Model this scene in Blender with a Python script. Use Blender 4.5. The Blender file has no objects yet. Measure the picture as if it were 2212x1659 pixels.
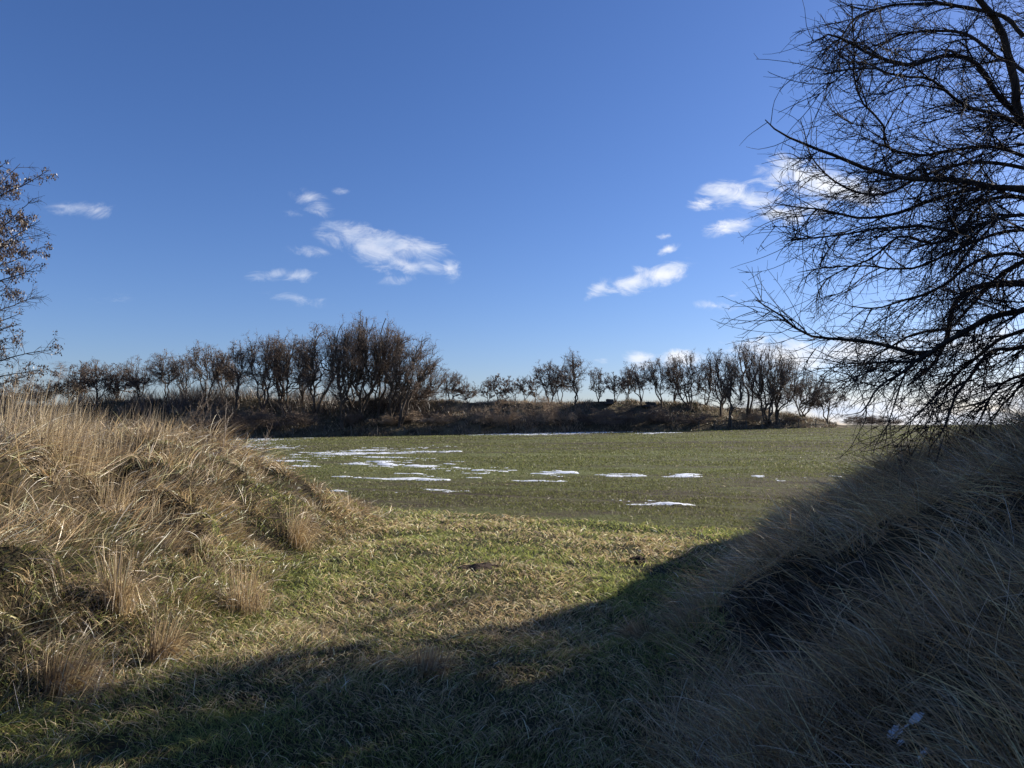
import bpy, math
import numpy as np
from mathutils import Vector

R = math.radians
FOC, CX, CY, EYE, PITCH = 738.0, 512.0, 384.0, 1.6, R(3.1)
SUN_AZ, SUN_EL = R(64), R(22)

scene = bpy.context.scene
C = scene.collection
# ------------------------------------------------------------------ camera
cam = bpy.data.cameras.new('camera')
camo = bpy.data.objects.new('camera', cam); C.objects.link(camo)
camo.location = (0, 0, EYE)
camo.rotation_euler = (R(90) + PITCH, 0, 0)
cam.sensor_width = 36.0
cam.lens = 36.0 * FOC / 1024.0
cam.clip_start = 0.05; cam.clip_end = 9000
scene.camera = camo
scene.view_settings.view_transform = 'Standard'
scene.view_settings.look = 'None'
scene.view_settings.gamma = 1.0
scene.view_settings.exposure = 1.0


def px2uv(px, py):
    """photo pixel -> direction slopes (x/y, z/y) in the world"""
    a = (px - CX) / FOC; b = (CY - py) / FOC
    y = math.cos(PITCH) - b * math.sin(PITCH)
    z = math.sin(PITCH) + b * math.cos(PITCH)
    return a / y, z / y


# ------------------------------------------------------------------ world: sky and clouds
world = bpy.data.worlds.new('World'); scene.world = world
world.use_nodes = True
nt = world.node_tree; N = nt.nodes; K = nt.links
for n in list(N): N.remove(n)
out = N.new('ShaderNodeOutputWorld'); bg = N.new('ShaderNodeBackground')
bg.inputs['Strength'].default_value = 0.063
sky = N.new('ShaderNodeTexSky'); sky.sky_type = 'NISHITA'; sky.sun_disc = False
sky.sun_elevation = SUN_EL; sky.sun_rotation = SUN_AZ
sky.altitude = 100; sky.air_density = 1.0; sky.dust_density = 0.5; sky.ozone_density = 3.0
hs = N.new('ShaderNodeHueSaturation'); hs.inputs['Saturation'].default_value = 1.08
hs.inputs['Value'].default_value = 1.0
wb = N.new('ShaderNodeMix'); wb.data_type = 'RGBA'; wb.blend_type = 'MULTIPLY'; wb.inputs['Factor'].default_value = 1.0
wb.inputs['B'].default_value = (0.81, 0.85, 1.13, 1)
K.new(sky.outputs[0], wb.inputs['A']); K.new(wb.outputs['Result'], hs.inputs['Color'])
tc = N.new('ShaderNodeTexCoord')
sep = N.new('ShaderNodeSeparateXYZ'); K.new(tc.outputs['Generated'], sep.inputs[0])


def mth(op, a, b=None, c=None, tree=None):
    n = (tree or N).new('ShaderNodeMath'); n.operation = op
    kk = K if tree is None else None
    for i, v in enumerate((a, b, c)):
        if v is None: continue
        if isinstance(v, (int, float)): n.inputs[i].default_value = v
        else: K.new(v, n.inputs[i])
    return n.outputs[0]


ym = mth('MAXIMUM', sep.outputs['Y'], 0.02)
uu = mth('DIVIDE', sep.outputs['X'], ym); vv = mth('DIVIDE', sep.outputs['Z'], ym)
cmb = N.new('ShaderNodeCombineXYZ'); K.new(uu, cmb.inputs[0]); K.new(vv, cmb.inputs[1])
# clouds: centre px/py (2212 wide), half sizes, tilt (deg, + = rising right), weight
CLOUDS = [
    (760, 512, 80, 30, -12, .95), (810, 536, 95, 40, -24, 1.05), (870, 535, 90, 34, -14, 1.0), (925, 536, 60, 20, -12, .9),
    (875, 572, 90, 20, -14, .9), (930, 578, 62, 18, -18, .85), (972, 582, 24, 26, -10, .9),
    (668, 428, 46, 18, -14, .78), (690, 444, 40, 22, -30, .62), (682, 458, 40, 10, -10, .6), (640, 462, 34, 9, 0, .5), (735, 413, 20, 8, 0, .5),
    (590, 592, 62, 15, 6, .72), (640, 595, 52, 15, -4, .74), (172, 449, 80, 17, 4, .5), (208, 455, 40, 18, 0, .5),
    (1300, 618, 46, 18, 40, .85), (1360, 612, 90, 24, 12, 1.0), (1430, 592, 76, 24, 18, 1.0), (1375, 585, 60, 12, 8, .5), (1330, 626, 60, 13, 12, .7),
    (1446, 536, 30, 11, 32, .8), (1435, 512, 30, 8, 12, .42),
    (1520, 438, 42, 16, 12, .9), (1575, 420, 66, 30, 2, 1.0), (1620, 430, 90, 28, -14, 1.0), (1690, 462, 80, 22, -14, 1.0), (1750, 452, 60, 18, 8, .8),
    (1690, 368, 70, 34, 14, 1.0), (1740, 385, 90, 36, -8, 1.05), (1810, 404, 110, 34, -14, 1.05), (1640, 386, 60, 10, 12, .5),
    (1575, 491, 66, 17, 12, .9), (1530, 496, 44, 10, 6, .6), (1545, 661, 56, 12, -6, .62), (1575, 640, 40, 7, 20, .32),
    (1382, 778, 44, 22, 0, 1.2), (1465, 776, 56, 20, 3, 1.2), (1305, 777, 22, 8, 0, .6),
    (1700, 768, 150, 36, -3, 1.2), (1850, 762, 160, 32, 0, 1.1), (2100, 745, 160, 46, 0, .9),
    (1900, 888, 330, 30, -2, 1.25), (2100, 905, 260, 34, 0, 1.25), (2080, 845, 190, 26, 4, .9), (2250, 870, 200, 60, 0, 1.0),
    (665, 543, 50, 12, -8, .48), (650, 645, 90, 16, -8, .42), (870, 604, 60, 11, 4, .5), (230, 645, 60, 12, 0, .36),
]
emax = None
SC = 2212.0 / 1024.0
for (cx_, cy_, a_, b_, t_, w_) in CLOUDS:
    cu, cv = px2uv(cx_ / SC, cy_ / SC)
    mp = N.new('ShaderNodeMapping'); mp.vector_type = 'TEXTURE'
    mp.inputs['Location'].default_value = (cu, cv, 0)
    mp.inputs['Rotation'].default_value = (0, 0, R(t_))
    mp.inputs['Scale'].default_value = (a_ / SC / FOC * 1.25, b_ / SC / FOC * 1.35, 1)
    K.new(cmb.outputs[0], mp.inputs['Vector'])
    ln = N.new('ShaderNodeVectorMath'); ln.operation = 'LENGTH'; K.new(mp.outputs[0], ln.inputs[0])
    e = mth('MULTIPLY', mth('MAXIMUM', mth('SUBTRACT', 1.0, ln.outputs['Value']), 0.0), w_)
    emax = e if emax is None else mth('MAXIMUM', emax, e)
mp = N.new('ShaderNodeMapping'); mp.inputs['Scale'].default_value = (1.0, 1.9, 1.0); mp.inputs['Rotation'].default_value = (0, 0, R(8))
K.new(cmb.outputs[0], mp.inputs['Vector'])
nz = N.new('ShaderNodeTexNoise'); nz.inputs['Scale'].default_value = 19.0; nz.inputs['Detail'].default_value = 9.0
nz.inputs['Roughness'].default_value = 0.68; nz.inputs['Distortion'].default_value = 0.9
K.new(mp.outputs[0], nz.inputs['Vector'])
dn = mth('ADD', emax, mth('MULTIPLY', mth('SUBTRACT', nz.outputs['Fac'], 0.485), 2.35))
gate = N.new('ShaderNodeMapRange'); gate.interpolation_type = 'SMOOTHSTEP'
gate.inputs['From Min'].default_value = 0.0; gate.inputs['From Max'].default_value = 0.22
K.new(emax, gate.inputs['Value'])
mr = N.new('ShaderNodeMapRange'); mr.interpolation_type = 'SMOOTHSTEP'
mr.inputs['From Min'].default_value = 0.10; mr.inputs['From Max'].default_value = 1.12
mr.inputs['To Max'].default_value = 0.95
K.new(dn, mr.inputs['Value'])
fac = mth('MULTIPLY', mr.outputs[0], gate.outputs[0])
opa = N.new('ShaderNodeMapRange'); opa.inputs['From Min'].default_value = -0.25; opa.inputs['From Max'].default_value = 0.3
opa.inputs['To Min'].default_value = 0.54; opa.inputs['To Max'].default_value = 1.0; K.new(uu, opa.inputs['Value'])
fac = mth('MULTIPLY', fac, opa.outputs[0])
fac = mth('MULTIPLY', fac, mth('GREATER_THAN', sep.outputs['Y'], 0.05))
# cloud colour, blended by noise from pale blue to white
cc = N.new('ShaderNodeMix'); cc.data_type = 'RGBA'
cc.inputs['A'].default_value = (5.6, 6.4, 7.9, 1); cc.inputs['B'].default_value = (8.4, 8.5, 8.9, 1)
nz2 = N.new('ShaderNodeTexNoise'); nz2.inputs['Scale'].default_value = 26.0; nz2.inputs['Detail'].default_value = 5.0
K.new(mp.outputs[0], nz2.inputs['Vector'])
mr2 = N.new('ShaderNodeMapRange'); mr2.inputs['From Min'].default_value = 0.3; mr2.inputs['From Max'].default_value = 0.62
K.new(nz2.outputs['Fac'], mr2.inputs['Value']); K.new(mr2.outputs[0], cc.inputs['Factor'])
mx = N.new('ShaderNodeMix'); mx.data_type = 'RGBA'
K.new(fac, mx.inputs['Factor']); K.new(hs.outputs[0], mx.inputs['A']); K.new(cc.outputs['Result'], mx.inputs['B'])
K.new(mx.outputs['Result'], bg.inputs['Color']); K.new(bg.outputs[0], out.inputs['Surface'])

# ------------------------------------------------------------------ sun
sl = bpy.data.lights.new('sun', 'SUN'); sl.energy = 5.0; sl.angle = R(0.5); sl.color = (1.0, 0.93, 0.82)
so = bpy.data.objects.new('sun', sl); C.objects.link(so)
SUNV = Vector((math.sin(SUN_AZ) * math.cos(SUN_EL), math.cos(SUN_AZ) * math.cos(SUN_EL), math.sin(SUN_EL)))
so.rotation_euler = SUNV.to_track_quat('Z', 'Y').to_euler()
so.location = (30, 20, 40)

# ------------------------------------------------------------------ numeric helpers


def ss(a, b, x):
    t = np.clip((x - a) / (b - a), 0, 1); return t * t * (3 - 2 * t)


def vnoise(x, y, seed=0):
    x = np.asarray(x, float); y = np.asarray(y, float)
    xi = np.floor(x).astype(np.int64); yi = np.floor(y).astype(np.int64)
    xf = x - xi; yf = y - yi
    xf = xf * xf * (3 - 2 * xf); yf = yf * yf * (3 - 2 * yf)

    def h(a, b):
        v = (a * 374761393 + b * 668265263 + seed * 144269) & 0x7fffffff
        v = ((v ^ (v >> 13)) * 1274126177) & 0x7fffffff
        v = (v ^ (v >> 16)) & 0xffff
        return v / 65535.0
    return (h(xi, yi) * (1 - xf) + h(xi + 1, yi) * xf) * (1 - yf) + (h(xi, yi + 1) * (1 - xf) + h(xi + 1, yi + 1) * xf) * yf


def fbm(x, y, sc, octv=4, seed=0):
    s = 0; a = 1; t = 0
    for o in range(octv):
        s = s + a * vnoise(x / sc * 2 ** o + 17.3 * o, y / sc * 2 ** o - 9.1 * o, seed + o); t += a; a *= 0.5
    return s / t - 0.5


def nrm(v): return v / np.maximum(np.linalg.norm(v, axis=-1, keepdims=True), 1e-9)


# ------------------------------------------------------------------ terrain
LFY = [-6, 1, 4.0, 4.8, 6.2, 7.5, 9.2, 12.5, 14]; LFX = [-3.9, -3.3, -2.8, -2.4, -2.2, -2.35, -2.6, -2.05, -1.9]
RFY = [-6, 0, 3.4, 5.3, 6.8, 9.5, 12]; RFX = [0.9, 0.75, 0.65, 0.95, 1.75, 2.95, 4.2]


def yb(x):            # near edge of the field
    return np.maximum(13.5 - .464 * (x + 2), 10.6)


def ybl(x): return np.minimum(yb(x), 16.5)


def dleft(x, y): return np.interp(y, LFY, LFX) - x
def dright(x, y): return x - np.interp(y, RFY, RFX)


def field_z(x, y):
    s = np.clip((y - 13) / 87, 0, 1)
    z = s * np.minimum(0.3 + 0.018 * x, 1.45)
    return z - np.maximum(y - 122, 0) * 0.02 * ss(122, 200, y)


CRX = [-400, -150, 0, 100, 200, 300, 370, 463, 570, 694, 740, 787, 820, 836, 850]
CRY = [412, 410, 408, 404, 400, 402, 401, 401.5, 402, 404, 409.5, 414, 418.5, 425, 427]
_cx = (np.array(CRX) - 512) / 738. * 108; _cz = 1.6 + (424 - np.array(CRY)) / 738. * 108


def emb_base(x): return 99.5 + 1.2 * fbm(x, x * 0, 14, 2, 5) + 0.02 * np.abs(x + 20)


def H(x, y):
    x = np.asarray(x, float); y = np.asarray(y, float)
    z = field_z(x, y)
    near = 1 - ss(25, 40, y)
    # banks
    dl = np.maximum(dleft(x, y), 0); dl = dl * dl / (dl + .25)
    hl = 1.24 * (1 - np.exp(-dl / 1.45)) * (1 - ss(-3.0, 0.3, y - ybl(x)))
    dr = np.maximum(dright(x, y), 0); dr = dr * dr / (dr + .3)
    tb_ = yb(x) + 7 * ss(0, 1, x - (.66 * y + .2))  # bank end pushed back out of view so the crest stays shaded
    hr = (1.62 * (1 - np.exp(-dr / 1.9)) + 0.035 * np.minimum(dr, 12)) * (1 - ss(-1.4, 1.0, y - tb_))
    hr = hr + np.clip(1.2 * (x - np.maximum(.66 * y, 1.6) - .5), 0, 1.0 + 1.3 * ss(8.0, 10.8, y) + .75 * (1 - ss(7.0, 8.2, y)) + .55 * fbm(x, y, 1.3, 3, 191) * np.where(y < 9.5, 1, 0) * ss(.0, .6, x - .66 * y - .6)) * (1 - ss(3.5, 9, y - yb(x))) * np.where(dr > 0, 1, 0)  # unseen rise beyond the right bank, added to shade the bank and gap
    lump = fbm(x, y, 1.1, 3, 11) * 0.46 + fbm(x, y, 0.38, 2, 23) * 0.2
    led = fbm(x, y, .95, 3, 171)
    z = z + (.24 * ss(-.03, .05, led) + .10 * ss(.12, .18, led)) * np.clip(hl / .5, 0, 1) + .13 * ss(-.03, .06, led) * np.clip(hr / .6, 0, 1)
    z = z + (hl + hr) - .12 * np.clip(hl / .5, 0, 1) + lump * (np.clip(hl / .5, 0, 1) + .55 * np.clip(hr / .5, 0, 1))
    # gap ground
    gap = near * ss(0.6, -0.4, y - yb(x))
    z = z + gap * (fbm(x, y, 1.6, 3, 31) * 0.16 + fbm(x, y, .35, 2, 37) * 0.05)
    # field
    fld = 1 - ss(0.6, -0.4, y - yb(x))
    z = z + fld * (fbm(x, y, 9, 3, 41) * 0.10 * ss(12, 30, y) + fbm(x, y, .28, 2, 43) * 0.035 * near)
    # embankment
    yb0 = emb_base(x)
    cz = np.interp(x, _cx, _cz)
    t = (y - yb0) / 8.5
    up = np.clip(t, 0, 1); up = up ** 0.85 * (1 - 0.15 * np.sin(up * math.pi))
    hh = np.maximum(cz - z, 0)
    z = z + hh * up * (1 - 0.35 * ss(122, 190, y)) * np.where(y > yb0, 1, 0)
    on = np.where(y > yb0, 1, 0) * np.clip(hh / 2., 0, 1) * np.clip(t * 2, 0, 1)
    z = z + on * (fbm(x, y, 4.5, 4, 51) * 1.1)
    return z


def ray(px, py, far=140.):
    u, v = px2uv(px, py)
    t = np.exp(np.linspace(math.log(1.2), math.log(far), 4000))
    X = u * t; Z = EYE + v * t
    g = H(X, t)
    i = np.argmax(Z <= g)
    if Z[i] > g[i]: i = len(t) - 1
    return np.array([X[i], t[i], g[i]])


def unp(px, py, d):
    u, v = px2uv(px, py); return np.array([u * d, d, EYE + v * d])


def proj(x, y, z):
    zc = z - EYE
    d = y * math.cos(PITCH) + zc * math.sin(PITCH)
    b = (-y * math.sin(PITCH) + zc * math.cos(PITCH)) / d
    return CX + FOC * x / d, CY - FOC * b


# ------------------------------------------------------------------ mesh helpers
def mk_mesh(name, verts, quads=None, tris=None, mat=None, tint=None, smooth=False):
    me = bpy.data.meshes.new(name)
    verts = np.ascontiguousarray(verts, dtype=np.float32).reshape(-1, 3)
    nq = 0 if quads is None else len(quads); ntri = 0 if tris is None else len(tris)
    loops = []; starts = []
    if nq:
        loops.append(np.asarray(quads, np.int32).ravel()); starts.append(np.arange(nq, dtype=np.int32) * 4)
    if ntri:
        loops.append(np.asarray(tris, np.int32).ravel()); starts.append(nq * 4 + np.arange(ntri, dtype=np.int32) * 3)
    loops = np.concatenate(loops); starts = np.concatenate(starts)
    me.vertices.add(len(verts)); me.vertices.foreach_set('co', verts.ravel())
    me.loops.add(len(loops)); me.loops.foreach_set('vertex_index', loops)
    me.polygons.add(nq + ntri); me.polygons.foreach_set('loop_start', starts)
    if smooth: me.polygons.foreach_set('use_smooth', np.ones(nq + ntri, bool))
    me.update(calc_edges=True)
    if tint is not None:
        a = me.attributes.new('tint', 'FLOAT_COLOR', 'POINT')
        t4 = np.ones((len(verts), 4), np.float32); t4[:, :3] = tint
        a.data.foreach_set('color', t4.ravel())
    if mat: me.materials.append(mat)
    return me


def link(name, me, parent=None, **kw):
    o = bpy.data.objects.new(name, me); C.objects.link(o)
    if parent: o.parent = parent
    for k, v in kw.items():
        if v is not None: o[k] = v
    return o


def empty(name, loc, label, cat, group=None):
    o = bpy.data.objects.new(name, None); C.objects.link(o)
    o.location = loc; o.empty_display_size = 0.3
    o['label'] = label; o['category'] = cat
    if group: o['group'] = group
    return o


def tubes(sets, sides):
    """sets: list of (paths N,m,3 ; radii N,m) -> verts, quads"""
    V = []; Q = []; off = 0
    ang = np.arange(sides) * 2 * math.pi / sides
    for P, r in sets:
        if len(P) == 0: continue
        n, m, _ = P.shape
        T = np.empty_like(P); T[:, 1:-1] = P[:, 2:] - P[:, :-2]; T[:, 0] = P[:, 1] - P[:, 0]; T[:, -1] = P[:, -1] - P[:, -2]
        T = nrm(T)
        av = nrm(P[:, -1] - P[:, 0])
        ref = np.where(np.abs(av[:, 2:3]) > .75, np.array([[1., .1, 0]]), np.array([[0., .1, 1.]]))[:, None, :]
        U = nrm(np.cross(T, ref)); W = np.cross(T, U)
        ring = P[:, :, None, :] + r[:, :, None, None] * (np.cos(ang)[None, None, :, None] * U[:, :, None, :] + np.sin(ang)[None, None, :, None] * W[:, :, None, :])
        V.append(ring.reshape(-1, 3))
        idx = off + np.arange(n * m * sides).reshape(n, m, sides)
        a = idx[:, :-1, :]; b = np.roll(idx, -1, axis=2)[:, :-1, :]
        c = np.roll(idx, -1, axis=2)[:, 1:, :]; d = idx[:, 1:, :]
        Q.append(np.stack([a, b, c, d], -1).reshape(-1, 4))
        off += n * m * sides
    return np.concatenate(V), np.concatenate(Q)


def grow(rng, P0, D0, L, n, wig, trop=(0, 0, 0), tropw=0.0, mem=0.6):
    Nn = len(P0); P = [P0]; D = nrm(D0); w = np.zeros((Nn, 3)); tr = np.array(trop, float)
    for k in range(n):
        w = mem * w + wig * rng.normal(size=(Nn, 3))
        D = nrm(D + w + tr * tropw)
        P.append(P[-1] + D * (L / n)[:, None])
    return np.stack(P, 1)


def spawn(rng, P, count, tmin=.1, tmax=1., ang=(30, 60), weights=None, flat=0.0):
    """choose points on paths; returns positions, directions, t, parent index"""
    n, m, _ = P.shape
    seg = np.linalg.norm(np.diff(P, axis=1), axis=2).sum(1)
    pr = (seg if weights is None else weights); pr = pr / pr.sum()
    i = rng.choice(n, count, p=pr)
    t = rng.uniform(tmin, tmax, count)
    f = t * (m - 1); k = np.minimum(f.astype(int), m - 2); fr = (f - k)[:, None]
    pos = P[i, k] * (1 - fr) + P[i, k + 1] * fr
    T = nrm(P[i, k + 1] - P[i, k])
    rv = rng.normal(size=(count, 3)); rv[:, 2] *= (1 - flat)
    S = nrm(rv - (rv * T).sum(1, keepdims=True) * T)
    a = np.radians(rng.uniform(ang[0], ang[1], count))[:, None]
    return pos, nrm(T * np.cos(a) + S * np.sin(a)), t, i


def taper(r0, r1, m, p=1.0):
    t = np.linspace(0, 1, m)[None, :] ** p
    return np.asarray(r0)[:, None] * (1 - t) + np.asarray(r1)[:, None] * t


def blades(rng, P, D0, D1, L, W, n, drape=True, lift=0.004, col=None):
    """tapered bent strips; returns verts,quads,tris,tint"""
    Nn = len(P); pts = [P]
    for k in range(n):
        f = (k + .5) / n
        D = nrm(D0 * (1 - f) + D1 * f)
        p = pts[-1] + D * (L / n)[:, None]
        if drape:
            g = H(p[:, 0], p[:, 1]) + lift * (k + 1)
            p[:, 2] = np.maximum(p[:, 2], g)
        pts.append(p)
    wv = nrm(np.cross(nrm(D0 + D1), rng.normal(size=(Nn, 3))))
    V = np.empty((Nn, 2 * n + 1, 3), np.float32)
    for k in range(n):
        w = (W * (1 - 0.55 * k / n) * .5)[:, None]
        V[:, 2 * k] = pts[k] - wv * w; V[:, 2 * k + 1] = pts[k] + wv * w
    V[:, 2 * n] = pts[n]
    base = (np.arange(Nn) * (2 * n + 1))[:, None]
    Q = np.concatenate([base + np.array([[2 * k, 2 * k + 1, 2 * k + 3, 2 * k + 2]]) for k in range(n - 1)]) if n > 1 else None
    T = base + np.array([[2 * n - 2, 2 * n - 1, 2 * n]])
    return V.reshape(-1, 3), Q, T, np.repeat(col, 2 * n + 1, 0)


def merge(parts):
    V = []; Q = []; T = []; Cc = []; off = 0
    for v, q, t, c in parts:
        V.append(v); Cc.append(c)
        if q is not None: Q.append(q + off)
        if t is not None: T.append(t + off)
        off += len(v)
    return np.concatenate(V), (np.concatenate(Q) if Q else None), (np.concatenate(T) if T else None), np.concatenate(Cc)


# ------------------------------------------------------------------ materials
def new_mat(name):
    m = bpy.data.materials.new(name); m.use_nodes = True
    t = m.node_tree; t.nodes.clear(); return m, t, t.nodes, t.links


def mat_tint(name, transl=0.35, gloss=0.06):
    m, t, n, l = new_mat(name)
    o = n.new('ShaderNodeOutputMaterial'); a = n.new('ShaderNodeAttribute'); a.attribute_name = 'tint'
    d = n.new('ShaderNodeBsdfDiffuse'); tr = n.new('ShaderNodeBsdfTranslucent'); g = n.new('ShaderNodeBsdfGlossy')
    g.inputs['Roughness'].default_value = 0.45; g.inputs['Color'].default_value = (.9, .9, .9, 1)
    m1 = n.new('ShaderNodeMixShader'); m1.inputs[0].default_value = transl
    m2 = n.new('ShaderNodeMixShader'); m2.inputs[0].default_value = gloss
    l.new(a.outputs['Color'], d.inputs['Color']); l.new(a.outputs['Color'], tr.inputs['Color'])
    l.new(d.outputs[0], m1.inputs[1]); l.new(tr.outputs[0], m1.inputs[2])
    l.new(m1.outputs[0], m2.inputs[1]); l.new(g.outputs[0], m2.inputs[2])
    l.new(m2.outputs[0], o.inputs['Surface'])
    return m


def mat_noise(name, cols, scale, rough=.9, bump=0.0, bscale=None, stretch=(1, 1, 1), detail=6, rot=0):
    """colour ramp over object-space noise, optional bump"""
    m, t, n, l = new_mat(name)
    o = n.new('ShaderNodeOutputMaterial'); b = n.new('ShaderNodeBsdfPrincipled'); b.inputs['Roughness'].default_value = rough
    b.inputs['Specular IOR Level'].default_value = 0.15
    tcn = n.new('ShaderNodeTexCoord'); mp_ = n.new('ShaderNodeMapping'); mp_.inputs['Scale'].default_value = stretch
    mp_.inputs['Rotation'].default_value = (0, 0, rot)
    l.new(tcn.outputs['Object'], mp_.inputs[0])
    z = n.new('ShaderNodeTexNoise'); z.inputs['Scale'].default_value = scale; z.inputs['Detail'].default_value = detail
    z.inputs['Roughness'].default_value = .65; l.new(mp_.outputs[0], z.inputs['Vector'])
    r = n.new('ShaderNodeValToRGB'); el = r.color_ramp.elements
    el[0].position = cols[0][0]; el[0].color = (*cols[0][1], 1); el[1].position = cols[-1][0]; el[1].color = (*cols[-1][1], 1)
    for p, c in cols[1:-1]:
        e_ = el.new(p); e_.color = (*c, 1)
    l.new(z.outputs['Fac'], r.inputs[0]); l.new(r.outputs[0], b.inputs['Base Color'])
    if bump:
        z2 = n.new('ShaderNodeTexNoise'); z2.inputs['Scale'].default_value = bscale or scale * 4; z2.inputs['Detail'].default_value = 5
        l.new(mp_.outputs[0], z2.inputs['Vector'])
        bp = n.new('ShaderNodeBump'); bp.inputs['Strength'].default_value = .9; bp.inputs['Distance'].default_value = bump
        l.new(z2.outputs['Fac'], bp.inputs['Height']); l.new(bp.outputs[0], b.inputs['Normal'])
    l.new(b.outputs[0], o.inputs['Surface'])
    return m


M_ground = mat_noise('ground_mat', [(.32, (.022, .018, .010)), (.5, (.04, .04, .015)), (.68, (.07, .06, .03))], 3.0, bump=.05, bscale=30)
M_bank = mat_noise('bank_mat', [(.32, (.018, .013, .008)), (.5, (.035, .027, .015)), (.7, (.07, .053, .03))], 2.2, bump=.06, bscale=26)
M_emb = mat_noise('embankment_mat', [(.30, (.03, .024, .015)), (.48, (.09, .07, .04)), (.62, (.18, .14, .08)), (.75, (.10, .11, .04))], .55, bump=.5, bscale=2.4)
M_soil = mat_noise('soil_mat', [(.3, (.025, .017, .012)), (.7, (.085, .06, .042))], 14, bump=.03, bscale=60)
M_bark = mat_noise('bark_mat', [(.3, (.025, .019, .015)), (.55, (.06, .047, .038)), (.75, (.11, .10, .075))], 5, bump=.012, bscale=22, stretch=(1, 1, .35))
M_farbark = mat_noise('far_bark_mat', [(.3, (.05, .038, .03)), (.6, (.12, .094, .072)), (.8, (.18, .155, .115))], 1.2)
M_twig = mat_noise('twig_mat', [(.3, (.022, .017, .015)), (.7, (.06, .046, .04))], 2)
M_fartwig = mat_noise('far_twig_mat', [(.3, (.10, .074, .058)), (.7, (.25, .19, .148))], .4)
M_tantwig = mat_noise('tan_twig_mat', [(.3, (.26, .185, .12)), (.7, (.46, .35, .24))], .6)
M_birch = mat_noise('birch_mat', [(.3, (.16, .13, .11)), (.6, (.5, .48, .44))], 1.4)
M_pod = mat_tint('pod_mat', .25, .05)
M_grass = mat_tint('grass_mat', .42, .02)
M_straw = mat_tint('straw_mat', .32, .07)
M_snow = mat_noise('snow_mat', [(.3, (.62, .65, .70)), (.7, (.80, .82, .86))], 6, rough=.7, bump=.01, bscale=30)
M_post = mat_noise('post_mat', [(.3, (.06, .05, .04)), (.7, (.16, .14, .11))], 8)
M_slab = mat_noise('slab_mat', [(.3, (.04, .038, .035)), (.7, (.11, .10, .09))], 1.5, bump=.05)


def field_material():
    m, t, n, l = new_mat('field_mat')
    o = n.new('ShaderNodeOutputMaterial'); b = n.new('ShaderNodeBsdfPrincipled'); b.inputs['Roughness'].default_value = .95
    b.inputs['Specular IOR Level'].default_value = 0.1
    tcn = n.new('ShaderNodeTexCoord')

    def noise(scale, stretch, det=5, ro=.65):
        mp_ = n.new('ShaderNodeMapping'); mp_.inputs['Rotation'].default_value = (0, 0, R(25)); mp_.inputs['Scale'].default_value = stretch
        l.new(tcn.outputs['Object'], mp_.inputs[0])
        z = n.new('ShaderNodeTexNoise'); z.inputs['Scale'].default_value = scale; z.inputs['Detail'].default_value = det
        z.inputs['Roughness'].default_value = ro; l.new(mp_.outputs[0], z.inputs['Vector']); return z.outputs['Fac']

    def mathn(op, a, c):
        k = n.new('ShaderNodeMath'); k.operation = op
        for i, v in enumerate((a, c)):
            if isinstance(v, (int, float)): k.inputs[i].default_value = v
            else: l.new(v, k.inputs[i])
        return k.outputs[0]
    fine = noise(9.0, (1, 1.6, 1), 8, .75); mid = noise(1.1, (.5, 1.6, 1)); big = noise(.06, (.5, 1.8, 1), 3)
    v = mathn('ADD', mathn('MULTIPLY', mathn('SUBTRACT', fine, .5), 1.0), mathn('ADD', mathn('MULTIPLY', mathn('SUBTRACT', mid, .5), .7), mathn('MULTIPLY', mathn('SUBTRACT', big, .5), 1.4)))
    v = mathn('ADD', v, .5)
    r = n.new('ShaderNodeValToRGB'); el = r.color_ramp.elements
    el[0].position = .28; el[0].color = (.05, .038, .026, 1); el[1].position = .8; el[1].color = (.15, .16, .06, 1)
    for p, c in ((.42, (.082, .066, .042)), (.52, (.095, .092, .042)), (.64, (.115, .125, .046))):
        e_ = el.new(p); e_.color = (*c, 1)
    l.new(v, r.inputs[0]); l.new(r.outputs[0], b.inputs['Base Color'])
    bp = n.new('ShaderNodeBump'); bp.inputs['Strength'].default_value = .8; bp.inputs['Distance'].default_value = .06
    l.new(fine, bp.inputs['Height']); l.new(bp.outputs[0], b.inputs['Normal'])
    l.new(b.outputs[0], o.inputs['Surface'])
    return m


M_field = field_material()

# ------------------------------------------------------------------ ground sheets (one continuous terrain cut by kind)
ang = np.concatenate([np.arange(-180, -58, 3.0), np.arange(-58, 58, .25), np.arange(58, 180.1, 3.0)])
rad = np.concatenate([[0.0], np.exp(np.arange(math.log(.25), math.log(95), .0175)), np.arange(95.3, 125, .45), np.exp(np.arange(math.log(126), math.log(6000), .05))])
A, Rr = np.meshgrid(np.radians(ang), rad, indexing='ij')
GX = np.sin(A) * Rr; GY = np.cos(A) * Rr
GZ = H(GX, GY)
gv = np.stack([GX, GY, GZ], -1)
na, nr = A.shape
idx = np.arange(na * nr).reshape(na, nr)
quads = np.stack([idx[:-1, :-1], idx[:-1, 1:], idx[1:, 1:], idx[1:, :-1]], -1).reshape(-1, 4)[:, ::-1]
fc = gv.reshape(-1, 3)[quads].mean(1)
fx, fy = fc[:, 0], fc[:, 1]
is_field = fy > yb(fx)
is_emb = (fy > emb_base(fx)) & (fy < 400) & (fx < (840 - 512) / 738. * 108)
is_lb = (~is_field) & (dleft(fx, fy) > 0)
is_rb = (~is_field) & (dright(fx, fy) > 0)
for nm, mask, mt in (('ground', ~is_field & ~is_lb & ~is_rb, M_ground), ('bank', is_lb, M_bank), ('bank', is_rb, M_bank),
                     ('field', is_field & ~is_emb, M_field), ('embankment', is_emb, M_emb)):
    q = quads[mask]; u_, inv = np.unique(q.ravel(), return_inverse=True)
    link(nm, mk_mesh(nm, gv.reshape(-1, 3)[u_], quads=inv.reshape(-1, 4), mat=mt, smooth=True), kind='structure')

# ------------------------------------------------------------------ grass
rng = np.random.default_rng(7)


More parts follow.
